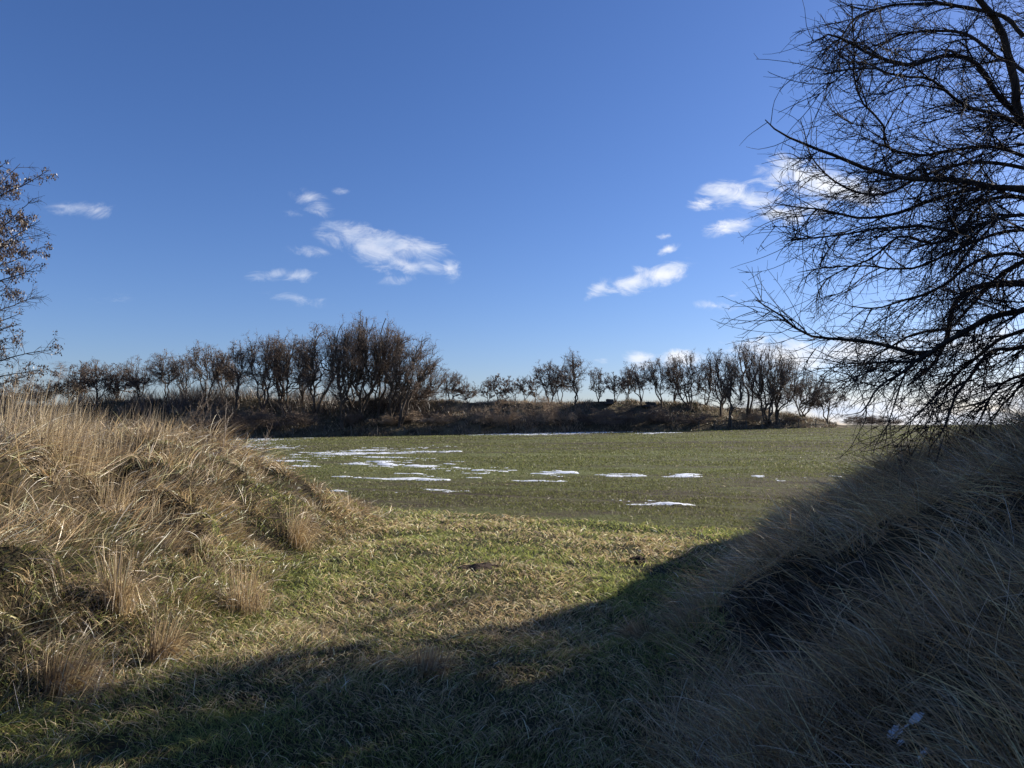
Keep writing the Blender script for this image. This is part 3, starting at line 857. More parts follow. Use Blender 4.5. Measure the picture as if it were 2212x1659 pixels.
TREES = [
    # px, depth, top py, half width px, top px, pods, leaders, style, label
    (12, 112, 384, 15, None, .9, 3, 'robinia', 'low brown bushy tree at the left edge of the photo behind tall grass'),
    (28, 116, 368, 8, None, .1, None, 'birch', 'pale slender birch below the leafy twigs at the left edge'),
    (40, 110, 379, 14, None, .9, 3, 'robinia', 'low dark tree with clustered pods between the two pale birches'),
    (54, 117, 361, 8, None, .1, None, 'birch', 'taller pale birch with fine hanging twigs rising over low trees'),
    (70, 111, 374, 12, None, .8, 3, 'robinia', 'small brown tree just right of the taller birch'),
    (83, 112, 363, 11, None, .8, 3, 'robinia', 'bare tree with layered pod clusters behind the tallest standing grass, left one'),
    (97, 109, 359, 13, None, 1., 3, 'robinia', 'flat topped brown podded tree directly behind the tallest standing grass'),
    (118, 111, 363, 12, None, 1., 3, 'robinia', 'dense brown tree between the flat topped tree and the greenish one'),
    (138, 110, 357, 13, 137, .9, 4, 'robinia', 'rounded olive brown tree with dense lower crown left of the open tree'),
    (163, 108, 351, 11, 166, .1, 2, 'robinia', 'open pale crowned tree with visible forked trunk against the sky'),
    (184, 112, 353, 10, None, .1, 3, 'robinia', 'thin pale twigged tree just right of the open forked tree'),
    (206, 108, 344, 15, 206, .7, 3, 'robinia', 'dark tree at the left end of the tall grove, low spreading boughs'),
    (222, 113, 350, 10, None, .4, 3, 'robinia', 'slim tree filling the gap inside the left part of the grove'),
    (238, 107, 341, 12, 236, .4, 3, 'robinia', 'upright bare tree second from the left end of the tall grove'),
    (264, 106, 335, 15, 262, .8, 3, 'robinia', 'dark crowned tree with rounded top in the left half of the grove'),
    (282, 109, 338, 10, 276, .4, 3, 'robinia', 'slender tree standing behind two round topped grove trees'),
    (284, 106, 331, 15, 289, .6, 3, 'robinia', 'round topped tree with several straight stems in the middle of the grove'),
    (303, 108, 342, 12, 302, .7, 3, 'robinia', 'lower tree squeezed against the left side of the double crowned tree'),
    (315, 104, 324, 17, 320, .8, 3, 'robinia', 'tall tree with dark dense head left of the tallest tree'),
    (343, 101.2, 326, 18, 342, .6, 3, 'robinia', 'thick trunked tree rooted low near the field below the grove'),
    (352, 106, 322, 13, 352, .5, 2, 'robinia', 'narrow tall tree behind the left shoulder of the tallest tree'),
    (361, 103, 317, 20, 366, .9, 4, 'robinia', 'tallest tree of all with broad domed crown and several twisting stems'),
    (379, 105, 326, 15, 388, .9, 3, 'robinia', 'tree with reddish brown crown leaning right beside the tallest tree'),
    (391, 103, 330, 18, 407, .8, 3, 'robinia', 'many stemmed tree whose trunk forks low, right of the tallest tree'),
    (400, 101.4, 341, 17, 421, .8, 3, 'robinia', 'right leaning tree rooted at the foot of the slope, reddish crown'),
    (414, 106, 362, 16, 436, .6, 3, 'robinia', 'last tree of the grove with boughs sloping down to the right'),
    (452, 112, 371, 12, 455, .15, 4, 'robinia', 'pale fan shaped tree standing alone right of the tall grove'),
    (468, 114, 381, 8, None, .1, 3, 'robinia', 'small faint tree at the right skirt of the pale fan shaped tree'),
    (488, 112, 380, 7, None, .5, 2, 'robinia', 'small tree just left of the dark podded little tree'),
    (500, 110, 374, 9, 499, 1.3, 3, 'robinia', 'dark little tree full of pods above the middle of the embankment'),
    (516, 113, 378, 6, None, .15, 2, 'robinia', 'thin sapling directly right of the dark little podded tree'),
    (524, 112, 375, 6, None, .15, 2, 'robinia', 'second thin sapling right of the dark little podded tree'),
    (535, 112, 374, 7, None, .2, 2, 'robinia', 'slender bare tree left of the tree whose trunk glows orange brown'),
    (551, 108, 361, 10, 547, .35, 4, 'robinia', 'many stemmed bare tree above the large tan shrub'),
    (561, 110, 365, 7, 562, .5, 2, 'robinia', 'darker narrow tree touching the left of the twin stemmed tall tree'),
    (576, 107.5, 351, 12, 573, .2, 2, 'robinia', 'twin stemmed tall tree, highest above the centre of the embankment'),
    (598, 109, 366, 8, 599, .2, 3, 'robinia', 'short upright tree just left of the first slab on the crest'),
    (615, 109, 372, 8, 615, .3, 3, 'robinia', 'small tree right of the first slab on the crest'),
    (628, 111, 369, 7, None, .2, 3, 'robinia', 'slim tree on the left of the bright low cloud'),
    (641, 108.5, 360, 11, 637, .2, 3, 'robinia', 'wide open bare tree in front of the first bright low cloud'),
    (662, 108, 357, 9, 658, .25, 3, 'robinia', 'curvy stemmed tree behind the second slab on the crest'),
    (674, 110, 359, 8, 676, .2, 2, 'robinia', 'thin tree between the curvy stemmed tree and the candelabra tree'),
    (690, 107, 353, 14, 683, .15, 4, 'robinia', 'candelabra shaped tree with thick boughs spreading from a low fork'),
    (706, 109, 359, 9, 704, .2, 2, 'robinia', 'slight tree crossing the right boughs of the candelabra tree'),
    (721, 106, 349, 12, 717, .25, 3, 'robinia', 'tall tree with small dense head right of the candelabra tree'),
    (731, 101.2, 362, 9, 733, .4, 2, 'robinia', 'straight dark trunk rooted at the field edge, short narrow crown'),
    (748, 106, 341, 11, 744, .1, 2, 'robinia', 'very tall open tree with winding stems, left of the big pair'),
    (768, 102, 342, 15, 768, .15, 4, 'robinia', 'largest tree at the right end of the embankment, rooted low, winding boughs'),
    (776, 103, 352, 14, 785, .1, 3, 'robinia', 'right leaning tree with thick curved boughs beside the largest right hand tree'),
    (803, 107, 369, 13, 807, .1, 4, 'robinia', 'pale rounded tree on the falling slope near the end of the embankment'),
    (827, 103.5, 380, 10, 826, .3, 3, 'robinia', 'last small dark tree at the end of the slope beside the twiggy bush'),
]
for k, (px, dep, tp, hw, tx_, pods, ld, sty, lab) in enumerate(TREES):
    b = far_base(px, depth=dep)
    bare_tree('birch_tree' if sty == 'birch' else 'bare_tree', b, tp, hw, lab, 500 + k, style=sty, pods=pods, top_px=tx_, leaders=ld)

SHRUBS = [
    (352, 101.5, 410, 9, 'dark low shrub at the foot of the thick trunked tree'),
    (386, 101.5, 412, 10, 'brown shrub under the right leaning trees of the grove'),
    (414, 103, 410, 11, 'rusty brown shrub right of the grove trunks'),
    (440, 102, 412, 12, 'small shrub on the green brown slope right of the grove'),
    (484, 101.5, 404, 14, 'brown twiggy shrub below the dark little podded tree'),
    (505, 101.2, 407, 12, 'reddish brown shrub with a pale stem in the middle of the embankment'),
    (542, 101.2, 396, 17, 'large tan shrub with pale stems, biggest on the slope'),
    (566, 101.8, 404, 13, 'grey brown shrub at the right side of the large tan shrub'),
    (597, 101.2, 407, 17, 'wide dark shrub right of centre at the field edge'),
    (628, 101.2, 404, 19, 'broad greenish dark shrub below the bright low cloud'),
    (662, 101.2, 405, 19, 'broad dark shrub under the second slab'),
    (695, 101.5, 412, 14, 'dark shrub below the candelabra tree'),
    (752, 103, 412, 12, 'brown shrub between the trunks of the tall right hand trees'),
    (791, 104, 416, 10, 'grey twiggy shrub on the right end slope'),
    (858, 106, 413, 16, 'grey twiggy bush left part of the thicket beyond the embankment end'),
    (879, 108, 415, 13, 'grey twiggy bush right part of the thicket beyond the embankment end'),
    (230, 101, 407, 20, 'black looking shrub at the field edge behind the dry weeds'),
    (262, 101, 408, 18, 'dark thicket shrub left of the grove trunks'),
    (300, 101.5, 411, 16, 'dark shrub below the tree with dense head'),
    (195, 101, 408, 18, 'dark shrub behind the standing dry stems of the sunlit bank'),
]
for k, (px, dep, tp, hw, lab) in enumerate(SHRUBS):
    bare_tree('shrub', far_base(px, depth=dep), tp, hw, lab, 900 + k, style='bush', pods=0.0, group='shrubs along the far embankment', dense=1.15)


# rough undergrowth on the embankment
def undergrowth():
    n = 90000
    x = rng.uniform(-75, 46, n); u = rng.uniform(-.6, 12, n); y = emb_base(x) + u
    pxx = 512 + 738 * x / y
    cl = fbm(x, y, 2.2, 3, 201)
    tallz = np.clip(.45 + 1.8 * cl, .08, 1.3)
    keep = rng.uniform(size=n) < np.clip(.55 + cl * 2, .15, 1) * np.where(pxx > 836, 0, 1)
    x, y, tallz, pxx = x[keep], y[keep], tallz[keep], pxx[keep]; n = len(x)
    th = rng.uniform(0, 6.28, n); hd = np.stack([np.cos(th), np.sin(th), np.zeros(n)], -1)
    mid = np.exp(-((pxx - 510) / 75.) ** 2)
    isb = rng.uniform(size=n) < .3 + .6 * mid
    c = np.where(isb[:, None], palette(n, [(.36, .26, .16), (.26, .18, .12), (.46, .35, .22)], [1, 1, 1]), palette(n, [(.12, .09, .055), (.08, .085, .035), (.06, .045, .03)], [1, 1, 1]))  # tan stems, more of them mid slope, tint raised to look sunlit
    L = tallz * rng.uniform(.4, 1.0, n) * 1.2
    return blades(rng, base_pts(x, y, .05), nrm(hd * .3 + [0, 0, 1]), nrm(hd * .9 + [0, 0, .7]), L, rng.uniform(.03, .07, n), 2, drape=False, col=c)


v, q, t, c = undergrowth()
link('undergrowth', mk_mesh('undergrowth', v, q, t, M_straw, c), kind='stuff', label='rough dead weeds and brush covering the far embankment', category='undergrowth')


def thicket():
    n = 42000
    px = rng.uniform(-70, 830, n); y = rng.uniform(104.5, 114, n); x = (px - 512) / 738. * y
    left = ss(445, 400, px)
    cl = fbm(x, y * .3, 3.2, 3, 301)
    keep = rng.uniform(size=n) < np.clip(.5 + 2.2 * cl, .05, 1) * (.15 + .85 * left)
    x, y, cl, left = x[keep], y[keep], cl[keep], left[keep]; n = len(x)
    th = rng.uniform(0, 6.28, n); hd = np.stack([np.cos(th), np.sin(th), np.zeros(n)], -1)
    L = np.clip(2.4 + 5 * cl, .5, 4.2) * rng.uniform(.35, 1, n) * (.42 + .75 * left)
    c = palette(n, [(.10, .075, .055), (.14, .10, .075), (.06, .048, .036)], [2, 1, 2])
    return blades(rng, base_pts(x, y, .05), nrm(hd * .25 + [0, 0, 1]), nrm(hd * .8 + [0, 0, .9]), L, rng.uniform(.03, .06, n), 3, drape=False, col=c)


v, q, t, c = thicket()
link('thicket', mk_mesh('thicket', v, q, t, M_straw, c), kind='stuff', label='brown twiggy thicket between the far trees on top of the embankment', category='undergrowth')

# ------------------------------------------------------------------ near bare tree on the right
def zp(x, y): return (2840 + x / .976) / 3.75, (y / .976) / 3.75


def smooth_path(pts, n):
    pts = np.array(pts); d = np.r_[0, np.cumsum(np.linalg.norm(np.diff(pts, axis=0), axis=1))]; d /= d[-1]
    P = np.vstack([2 * pts[0] - pts[1], pts, 2 * pts[-1] - pts[-2]])
    t = np.linspace(0, 1, n); outp = []
    for tt in t:
        k = min(np.searchsorted(d, tt, side='right') - 1, len(pts) - 2)
        f = (tt - d[k]) / (d[k + 1] - d[k])
        a, b, c_, e = P[k], P[k + 1], P[k + 2], P[k + 3]
        outp.append(.5 * (2 * b + (c_ - a) * f + (2 * a - 5 * b + 4 * c_ - e) * f * f + (3 * b - a - 3 * c_ + e) * f ** 3))
    return np.array(outp)


def near_tree():
    rg = np.random.default_rng(42)
    D = 7.6
    tb = unp(1165, 400, D); base = np.array([tb[0], D, 0.0]); base[2] = H(base[0], base[1]) - .1
    root = empty('bare_tree', base, 'large bare tree with dense drooping twigs reaching in over the shaded bank', 'tree')
    LIMBS = [  # (start z-picture y at trunk, path, tip depth, r0, r1)
        ([(1240, 620), (976, 450), (940, 300), (890, 120), (800, 0), (700, -120)], 8.0, .052, .02),
        ([(1200, 600), (976, 440), (880, 345), (800, 235), (700, 202), (560, 235), (430, 200), (330, 150), (260, 120), (182, 165)], 7.4, .05, .004),
        ([(976, 130), (900, 60), (780, 30), (620, 10), (480, 15), (360, 60), (300, 140), (215, 195)], 8.8, .03, .004),
        ([(1200, 640), (976, 560), (850, 528), (700, 545), (600, 560), (480, 530), (470, 450), (390, 350), (360, 250), (355, 120), (350, 0)], 7.9, .028, .004),
        ([(1230, 760), (976, 690), (850, 682), (700, 660), (560, 662), (400, 632), (220, 565), (70, 505), (8, 450)], 7.2, .06, .004),
        ([(1230, 800), (976, 700), (800, 700), (640, 740), (540, 780), (400, 810), (240, 785), (70, 762)], 8.3, .045, .004),
        ([(1230, 800), (976, 730), (840, 740), (780, 800), (720, 880), (640, 905), (520, 880), (420, 960), (300, 1010), (215, 1060)], 9.4, .035, .004),
        ([(1230, 900), (976, 840), (800, 880), (660, 940), (560, 970), (400, 960), (280, 960), (150, 978)], 9.8, .03, .004),
        ([(1240, 980), (976, 1030), (850, 1030), (760, 1055), (720, 1110), (700, 1230), (640, 1330), (560, 1400)], 9.6, .06, .01),
        ([(1240, 1060), (976, 1130), (850, 1160), (720, 1235), (610, 1292), (480, 1262), (380, 1245), (200, 1228), (80, 1150), (2, 1098)], 7.6, .055, .004),
        ([(850, 1160), (700, 1240), (600, 1310), (540, 1355), (450, 1402), (380, 1480), (350, 1510)], 7.2, .03, .004),
        ([(1240, 1180), (976, 1262), (870, 1275), (780, 1380), (720, 1470), (690, 1560), (640, 1630)], 7.9, .04, .004),
        ([(1240, 1100), (1000, 1190), (880, 1230), (760, 1330), (640, 1450), (560, 1530), (540, 1590)], 9.6, .035, .004),
        ([(1240, 900), (1050, 930), (900, 1000), (780, 1120), (700, 1200), (560, 1230), (400, 1330), (330, 1440)], 10.6, .035, .004),
        ([(1240, 1200), (1100, 1330), (950, 1380), (860, 1440), (800, 1560), (760, 1640)], 8.8, .03, .004),
        ([(1240, 560), (1100, 400), (976, 260), (870, 200), (760, 120), (640, 110), (520, 130), (420, 200), (370, 300), (310, 330)], 10.2, .04, .004),
        ([(1240, 640), (1050, 500), (900, 440), (760, 400), (640, 300), (540, 290), (430, 260), (260, 290)], 6.6, .03, .004),
        ([(1240, 700), (1050, 640), (900, 600), (760, 590), (600, 640), (470, 700), (330, 690), (200, 600), (140, 440)], 9.9, .035, .004),
        ([(1240, 860), (1050, 790), (900, 790), (760, 840), (620, 820), (470, 830), (300, 850), (95, 872)], 7.0, .03, .004),
        ([(1240, 1000), (1080, 960), (930, 930), (800, 960), (690, 1050), (560, 1100), (440, 1130), (340, 1120)], 8.2, .035, .004),
        ([(1240, 1250), (1120, 1290), (1000, 1380), (900, 1500), (860, 1590)], 10.4, .03, .004),
        ([(1240, 300), (1150, 120), (1000, -40), (800, -160)], 8.6, .05, .01),
        ([(1240, 450), (1200, 200), (1250, -50), (1150, -300)], 9.6, .06, .01),
        ([(1240, 900), (1350, 700), (1500, 500), (1600, 300)], 8.6, .05, .01),
        ([(1240, 900), (1330, 900), (1500, 860), (1650, 900)], 10.6, .04, .01),
    ]
    WORLD = [(6.6, 5.0, 3.9), (7.4, 4.4, 4.8), (6.2, 5.6, 3.3), (8.2, 5.8, 4.2), (7.0, 5.9, 5.4), (5.9, 5.9, 4.6), (8.6, 4.6, 5.6), (7.6, 5.2, 3.2), (9.2, 5.6, 3.8), (6.9, 5.3, 2.6), (5.7, 6.3, 3.2), (6.0, 6.9, 2.6), (6.1, 6.5, 4.0), (6.5, 6.1, 2.3), (6.6, 6.8, 4.8), (5.9, 5.6, 2.6)]  # unseen limbs on the camera side, added to shade the foreground
    lim = []; lr = []
    m = 26
    fy_ = lambda y: zp(0, y)[1]
    for pts, td, r0, r1 in LIMBS:
        n = len(pts); Pw = []
        xs0 = pts[0][0]
        for j, (a, b) in enumerate(pts):
            f = j / (n - 1); px, py = zp(a, b)
            # limbs spread in depth from the trunk
            sd = D if xs0 >= 1100 else D + (td * .86 - D) * .35
            Pw.append(unp(px, py, sd + (td * .86 - sd) * f ** .8))
        P = smooth_path(Pw, m)
        P += np.cumsum(rg.normal(0, .006, P.shape), 0)
        lim.append(P); t = np.linspace(0, 1, m); lr.append(.62 * r0 * (1 - t) ** .8 + r1)
    for wx, wy, wz in WORLD:
        s0 = np.array([base[0] + .1, D, wz - rg.uniform(.8, 1.6)]); e0 = np.array([wx, wy, wz])
        lim.append(smooth_path([s0, s0 * .5 + e0 * .5 + [0, 0, .25], e0], m)); lr.append(.04 * (1 - np.linspace(0, 1, m)) ** .8 + .004)
    lim = np.array(lim); lr = np.array(lr)
    # trunk
    top = unp(zp(1240, 0)[0], 120, D + .3)
    tp = smooth_path([base, base + [.05, 0, .8], unp(zp(1240, 0)[0], fy_(1100), D), unp(zp(1230, 0)[0], fy_(800), D), unp(zp(1240, 0)[0], fy_(550), D), unp(zp(1250, 0)[0], fy_(150), D + .2), unp(zp(1260, 0)[0], fy_(-300), D + .3)], 26)[None]
    tr = np.linspace(.17, .04, 26)[None]
    v, q = tubes([(tp, tr), (lim, lr)], 8)
    link('trunk', mk_mesh('trunk', v - base, quads=q, mat=M_bark, smooth=True), root)
    w = np.linalg.norm(np.diff(lim, axis=1), axis=2).sum(1)
    n1 = 700
    p, d, t, i = spawn(rg, lim, n1, .14, .94, (20, 58), weights=w)
    # twigs sweep outward from the trunk and droop
    outw = nrm(p - np.array([base[0], base[1], 0]) * [1, 1, 0] - p * [0, 0, 1]); outw[:, 2] = 0
    d = nrm(d + outw * .3 + np.array([0, 0, -.12]))
    L = rg.uniform(.4, 1.25, n1) * (1.25 - .85 * t)
    l1 = grow(rg, p, d, L, 12, .028, (0, 0, -1), .035, mem=.88)
    rr = rg.uniform(.005, .0105, n1) * (1.2 - .5 * t)
    n2 = 5600
    p, d, t2, i = spawn(rg, np.concatenate([l1]), n2, .08, 1, (16, 44))
    L = rg.uniform(.18, .75, n2) * (1.2 - .5 * t2)
    l2 = grow(rg, p, d, L, 8, .045, (0, 0, -1), .015, mem=.88)
    r2 = rg.uniform(.0028, .0052, n2)
    n3 = 21000
    p, d, t3, i = spawn(rg, l2, n3, .05, 1, (35, 75))
    L = rg.uniform(.02, .16, n3) ** 1.0
    l3 = grow(rg, p, d, L, 2, .12, (0, 0, 1), .1)
    r3 = rg.uniform(.0018, .003, n3)
    # spur buds (short thick) on boughs
    n4 = 14000
    p, d, t4, i = spawn(rg, l1, n4, .05, 1, (50, 85))
    l4 = grow(rg, p, d, rg.uniform(.01, .035, n4), 1, .05)
    r4 = np.full(n4, .0036)
    nl = 900
    p, d, t5, i = spawn(rg, lim, nl, .2, 1, (30, 80), weights=w)
    l5 = grow(rg, p, d, rg.uniform(.2, .7, nl), 6, .08, (0, 0, 1), .02)
    v1, q1 = tubes([(l1, taper(rr, rr * .28, 13))], 5)
    v2, q2 = tubes([(l2, taper(r2, r2 * .5, 9)), (l3, taper(r3, r3 * .6, 3)), (l4, taper(r4, r4 * .8, 2)), (l5, taper(np.full(nl, .004), np.full(nl, .0015), 7))], 3)
    v = np.concatenate([v1, v2]); q = np.concatenate([q1, q2 + len(v1)])
    link('crown', mk_mesh('crown', v - base, quads=q, mat=M_twig, smooth=True), root)


near_tree()


def ash_tree():
    rg = np.random.default_rng(77)
    D = 12.5
    b0 = unp(-95, 400, D); base = np.array([b0[0], D, 0.]); base[2] = H(base[0], base[1]) - .1
    root = empty('ash_tree', base, 'tree with hanging brown seed clusters on its twigs at the left edge of the photo', 'tree')
    ENDS = [(31, 158, 250), (54, 174, 255), (15, 165, 240), (44, 200, 262), (49, 220, 262), (12, 228, 248), (36, 238, 275), (53, 246, 282), (42, 262, 285), (29, 276, 290),
            (43, 293, 318), (12, 288, 310), (31, 314, 345), (29, 326, 350), (30, 346, 352), (48, 352, 362), (49, 366, 375), (43, 376, 380), (8, 300, 330), (10, 345, 350),
            (-30, 120, 240), (-60, 90, 230), (-150, 130, 260), (-190, 220, 290), (-200, 300, 330), (20, 190, 250), (24, 210, 255)]
    lim = []; lr = []
    for k, (ex, ey, sy) in enumerate(ENDS):
        td = D + rg.uniform(-1.3, 1.3)
        s = unp(-95, sy, D); e = unp(ex - 7, ey, td); mid_ = s * .5 + e * .5 + np.array([0, rg.uniform(-.2, .2), rg.uniform(-.25, .1)])
        P = smooth_path([s, mid_, e], 16) + np.cumsum(rg.normal(0, .012, (16, 3)), 0)
        lim.append(P); lr.append(np.linspace(.026, .004, 16))
    lim = np.array(lim); lr = np.array(lr)
    tp = smooth_path([base, unp(-97, 380, D), unp(-92, 300, D), unp(-95, 230, D), unp(-90, 120, D)], 20)[None]
    v, q = tubes([(tp, np.linspace(.17, .04, 20)[None]), (lim, lr)], 7)
    link('trunk', mk_mesh('trunk', v - base, quads=q, mat=M_bark, smooth=True), root)
    n1 = 700
    p, d, t, i = spawn(rg, lim, n1, .25, 1, (25, 65))
    l1 = grow(rg, p, d, rg.uniform(.12, .38, n1), 7, .09, (0, 0, 1), .02)
    n2 = 2800
    p, d, t, i = spawn(rg, l1, n2, .2, 1, (25, 70))
    l2 = grow(rg, p, d, rg.uniform(.06, .2, n2), 4, .12, (0, 0, -1), .08)
    v, q = tubes([(l1, taper(np.full(n1, .005), np.full(n1, .002), 8)), (l2, taper(np.full(n2, .0024), np.full(n2, .0015), 5))], 4)
    link('crown', mk_mesh('crown', v - base, quads=q, mat=M_twig, smooth=True), root)
    # seed clusters
    nc = 3500; p, d, t, i = spawn(rg, l2, nc, .5, 1, (0, 40)); kk = 8
    cl = fbm(p[:, 0] * 1.0, p[:, 2], .5, 2, 5); p = p[cl > -.1]; nc = len(p)
    P = np.repeat(p, kk, 0) + rg.normal(0, .028, (nc * kk, 3)); n = len(P)
    dr = nrm(rg.normal(size=(n, 3)) * .5 + np.array([0, 0, -1.])); L = rg.uniform(.03, .062, n)
    sd = nrm(np.cross(dr, rg.normal(size=(n, 3)))) * .0105
    e = P + dr * L[:, None]; mm = P + dr * (L * .55)[:, None]
    V = np.stack([P, mm - sd, e, mm + sd], 1).reshape(-1, 3) - base
    cc_ = np.array([(.085, .057, .036), (.06, .04, .028), (.12, .083, .052)])[rg.integers(0, 3, n)]
    link('seed_clusters', mk_mesh('seed_clusters', V, quads=np.arange(n * 4).reshape(-1, 4), mat=M_pod, tint=np.repeat(cc_, 4, 0)), root, kind='stuff')


ash_tree()

# ------------------------------------------------------------------ grass tufts that stand out
TUFTS = [  # px,py base, height px, half width px, lean, label
    (245, 612, 62, 15, .05, 'tall golden tuft of upright dry grass in the middle of the sunlit bank foot'),
    (160, 662, 60, 12, .25, 'upright dry tuft at the foot of the sunlit bank beside the dark hollow'),
    (296, 545, 52, 10, .25, 'narrow standing straw tuft on the right shoulder of the sunlit bank'),
    (62, 690, 66, 16, .3, 'pale leaning tuft nearest the lower left corner'),
    (428, 672, 34, 15, .15, 'low brown tuft alone in the shadowed middle of the gap'),
    (352, 512, 20, 10, -.1, 'small pale tuft at the outer tip of the sunlit bank'),
    (744, 548, 20, 12, -.4, 'small dry tuft at the inner tip of the shaded bank'),
    (118, 610, 80, 9, .05, 'thin tall tuft of straight stalks left of the golden tuft'),
    (470, 485, 14, 10, 0, None),
    (640, 640, 34, 12, -.6, 'leaning grey straw tuft at the foot of the shaded bank'),
]
for (px, py, hp, wp, ln, lab) in TUFTS:
    if lab is None: continue
    b = ray(px, py); n = 420 if hp > 30 else 220
    Hh = .82 * hp / FOC * b[1]; Ww = wp / FOC * b[1]
    ox, oy = rng.normal(size=n), rng.normal(size=n)
    x = b[0] + ox * Ww * .62; y = b[1] + oy * Ww * .62
    rad_ = np.stack([ox, oy, np.zeros(n)], -1) * .08
    z1 = np.array([0, 0, 1.]); hd = np.array([ln, 0, 0.])
    drp = np.where(rng.uniform(size=n) < .55, rng.uniform(-.8, .2, n), rng.uniform(.5, 1.6, n))[:, None]
    D0 = nrm(z1 + rad_ + hd * .6); D1 = nrm(z1 * drp + rad_ * 2.2 + hd * 1.3 + rng.normal(0, .12, (n, 3)))
    v, q, t, c = blades(rng, base_pts(x, y), D0, D1, Hh * rng.uniform(.3, 1.15, n), np.full(n, .0048), 5, lift=.01, col=palette(n, STRAW, [3, 3, 3, 2, 2], .35) * WARM)
    link('grass_tuft', mk_mesh('grass_tuft', v - b, q, t, M_straw, c), label=lab, category='grass tuft', group='standing tufts of dry grass').location = b

# dry weed stalks on the sunlit bank
WEEDS = [
    (190, 446, 30, 46, .55, 'branched dark weed stalk leaning right on the top of the sunlit bank'),
    (172, 452, 22, 52, .75, 'long weed stalk leaning strongly right over the snowy field edge'),
    (222, 455, -4, 44, .1, 'fine branched weed standing against the dark thicket'),
    (258, 470, 20, 34, .35, 'thin pale stem with side twigs at the end of the sunlit bank'),
    (150, 440, -8, 50, -.1, 'upright twiggy weed in front of the black looking shrub'),
]
for (px, py, dx, hp, ln, lab) in WEEDS:
    b = ray(px, py); b[1] = min(b[1], 11.2); b[0] = px2uv(px, py)[0] * b[1]; b[2] = H(b[0], b[1])
    rg = np.random.default_rng(int(px))
    Hh = hp / FOC * b[1] * 1.15
    st = grow(rg, np.zeros((3, 3)) + rg.normal(0, .02, (3, 3)) * [1, 1, 0], np.array([[ln, .1, 1.], [ln * .6, -.1, 1.], [ln * 1.3, 0, 1.]]), np.array([1., .8, .85]) * Hh * math.sqrt(1 + ln * ln), 10, .03)
    p, d, t, i = spawn(rg, st, 22, .35, 1, (20, 45))
    l1 = grow(rg, p, d, rg.uniform(.08, .3, 22) * Hh, 4, .06, (0, 0, 1), .05)
    p, d, t, i = spawn(rg, l1, 60, .2, 1, (30, 70)); l2 = grow(rg, p, d, rg.uniform(.01, .04, 60), 2, .05)
    v, q = tubes([(st, taper(np.full(3, .0038), np.full(3, .002), 11)), (l1, taper(np.full(22, .0022), np.full(22, .0014), 5)), (l2, taper(np.full(60, .0018), np.full(60, .002), 3))], 4)
    tint = np.tile(np.array([.25, .19, .13]), (len(v), 1))
    link('dry_weed', mk_mesh('dry_weed', v, quads=q, mat=M_straw, tint=tint), label=lab, category='weed', group='dry weeds on the sunlit bank').location = b

# pale fallen stalks on the shaded bank
for (pts, lab) in ((((770, 644), (805, 652), (850, 660), (892, 672)), 'upper of two long pale stalks lying across the bare soil of the shaded bank'),
                   (((755, 661), (800, 662), (850, 668), (888, 676)), 'lower of two long pale stalks lying across the bare soil of the shaded bank'),
                   (((938, 706), (955, 722), (966, 745), (985, 768)), 'curved whitish stem right of the snow scraps')):
    w = np.array([ray(a, b) for a, b in pts]); w[:, 2] += .05
    P = smooth_path(w, 14)[None]
    v, q = tubes([(P, np.linspace(.0028, .0015, 14)[None])], 5)
    link('dry_stalk', mk_mesh('dry_stalk', v - w[0], quads=q, mat=M_straw, tint=np.tile([.5, .42, .32], (len(v), 1))), label=lab, category='stalk').location = w[0]


# ------------------------------------------------------------------ molehills, snow scraps
def mound(name, c, rx, ry, h, mat, label, cat, group=None, seed=1, rough=.3, n=34):
    a = np.linspace(0, 2 * math.pi, n * 2, endpoint=False); rr = np.linspace(0, 1, n)
    Aa, Rq = np.meshgrid(a, rr, indexing='ij')
    edge = 1 + (.35 if rough > .3 else 1.1) * fbm(np.cos(Aa) * 2, np.sin(Aa) * 2, 1.0, 3, seed)
    X = c[0] + np.cos(Aa) * Rq * rx * edge; Y = c[1] + np.sin(Aa) * Rq * ry * edge
    prof = (1 - Rq ** 2)
    Z = H(X, Y) - .012 + h * prof ** .8 * (1 + rough * 2 * fbm(X, Y, rx * .35, 4, seed + 3)) + rough * .25 * h * fbm(X, Y, rx * .12, 2, seed + 9)
    Z[:, -1] = H(X[:, -1], Y[:, -1]) - .03
    V = np.stack([X, Y, Z], -1).reshape(-1, 3) - c
    id_ = np.arange(len(a) * n).reshape(len(a), n); nx = np.roll(id_, -1, 0)
    Q = np.stack([id_[:, :-1], id_[:, 1:], nx[:, 1:], nx[:, :-1]], -1).reshape(-1, 4)
    o = link(name, mk_mesh(name, V, quads=Q, mat=mat), label=label, category=cat, group=group); o.location = c
    return o


for k, (px, py, wp, hh, lab) in enumerate([(478, 568, 24, .055, 'widest dark molehill in the sunlit grass, left of the others'),
                                           (637, 563, 13, .075, 'rounded dark molehill nearest the shaded bank'),
                                           (579, 561, 8, .03, 'smallest molehill between the other two')]):
    b = ray(px, py); s = wp / FOC * b[1]
    mound('molehill', b, s, s * .9, hh, M_soil, lab, 'molehill', 'molehills in the grass', seed=40 + k, rough=.6)
for k, (px, py, wp, dp, lab) in enumerate([(915, 719, 9, 7, 'upper oval scrap of snow in the shaded grass'),
                                           (894, 732, 7, 9, 'angular scrap of snow, left one in the shaded grass'),
                                           (901, 743, 4, 4, 'smallest scrap of snow in the shaded grass'),
                                           (922, 755, 7, 4, 'lowest faint scrap of snow nearest the bottom edge')]):
    b = ray(px, py); s = wp / FOC * b[1]
    mound('snow_patch', b + np.array([0, 0, .04]), s * 1.5, s * 1.2 * dp / wp, .02, M_snow, lab, 'snow', 'snow scraps on the shaded bank', seed=60 + k, rough=.15)
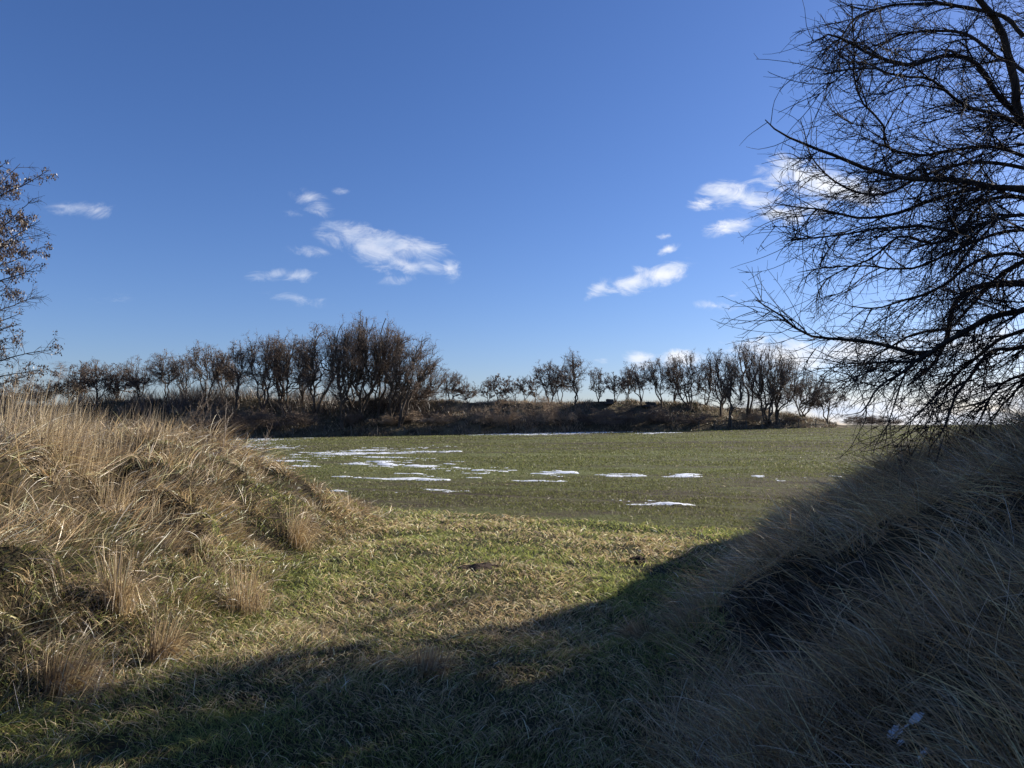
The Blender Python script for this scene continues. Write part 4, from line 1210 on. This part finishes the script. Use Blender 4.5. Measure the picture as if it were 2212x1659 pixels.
# bare dark soil clods on the shaded bank
b = ray(800, 622)
n = 260; cx_ = b[0] + rng.normal(0, .24, n); cy_ = b[1] + rng.normal(0, .34, n)
s_ = rng.uniform(.012, .04, n)
oct_v = np.array([(1, 0, 0), (-1, 0, 0), (0, 1, 0), (0, -1, 0), (0, 0, 1), (0, 0, -1)], float)
oct_f = np.array([(0, 2, 4), (2, 1, 4), (1, 3, 4), (3, 0, 4), (2, 0, 5), (1, 2, 5), (3, 1, 5), (0, 3, 5)])
V = (oct_v[None] * (s_[:, None, None] * rng.uniform(.6, 1.2, (n, 6, 1)))) + np.stack([cx_, cy_, H(cx_, cy_) + s_ * .3], -1)[:, None]
link('soil_clods', mk_mesh('soil_clods', V.reshape(-1, 3), tris=(oct_f[None] + (np.arange(n) * 6)[:, None, None]).reshape(-1, 3), mat=M_soil), kind='stuff', label='dark crumbled soil on the shaded bank', category='soil')


# ------------------------------------------------------------------ fence along the foot of the embankment, slabs on the crest
def bevel_post(h, r, seed):
    rg = np.random.default_rng(seed)
    P = np.array([[0, 0, -.2], [rg.normal(0, .01), 0, h * .5], [rg.normal(0, .03), rg.normal(0, .03), h - .04], [rg.normal(0, .03), 0, h]])[None]
    return tubes([(P, np.array([[r, r * .95, r * .9, r * .35]]))], 8)


def wire_fence(xs, label):
    y0 = [float(emb_base(np.array(x)) - .8) for x in xs]
    base = np.array([xs[0], y0[0], float(H(xs[0], y0[0]))])
    root = empty('wire_fence', base, label, 'fence')
    tops = []
    for k, x in enumerate(xs):
        g = float(H(x, y0[k])); v, q = bevel_post(1.25, .075, k)
        o = link('fence_post', mk_mesh('fence_post', v, quads=q, mat=M_post, smooth=True), root)
        o.location = np.array([x, y0[k], g]) - base; tops.append((x, y0[k], g))
    for hgt in (.45, .8, 1.12):
        P = np.array([[a, b_, c_ + hgt] for a, b_, c_ in tops])[None] - base
        v, q = tubes([(P, np.full((1, len(xs)), .006))], 4)
        link('wire', mk_mesh('wire', v, quads=q, mat=M_post), root)


fx_ = lambda p: (p - 512) / 738. * 99
wire_fence([fx_(p) for p in (268, 294, 325, 352, 378, 405, 430, 455, 480, 508)], 'old wire fence with grey posts along the foot of the left embankment')
wire_fence([fx_(p) for p in (700, 716, 733, 748, 764, 782, 801, 819)], 'wire fence with short posts at the foot of the right hand slope')

import bmesh
for (px, wpx, hpx, lab) in ((609, 9, 5.5, 'dark weathered slab heap on the embankment crest, left one'), (650, 13, 4.5, 'long dark slab on the embankment crest, right one')):
    x = (px - 512) / 738. * 108; y = 108.2; z = float(H(x, y))
    bm = bmesh.new()
    for j, (dx, dz, sw, sh, rz) in enumerate(((0, .0, 1.0, .5, .03), (.15, .42, .75, .42, -.08), (-.35, .2, .45, .35, .2))):
        ret = bmesh.ops.create_cube(bm, size=1)
        for v_ in ret['verts']:
            c_ = v_.co; c_.x = c_.x * wpx / 738 * 108 * sw + dx; c_.y = c_.y * 1.5 + j * .11; c_.z = c_.z * hpx / 738 * 108 * sh + dz + rz * c_.x + .2
    bmesh.ops.bevel(bm, geom=bm.edges[:], offset=.06, segments=2, affect='EDGES')
    me = bpy.data.meshes.new('slab'); bm.to_mesh(me); bm.free(); me.materials.append(M_slab)
    o = link('concrete_slab', me, label=lab, category='slab'); o.location = (x, y, z)

print('objects', len(bpy.data.objects), 'tris ~', sum(len(o.data.polygons) for o in bpy.data.objects if o.type == 'MESH'))
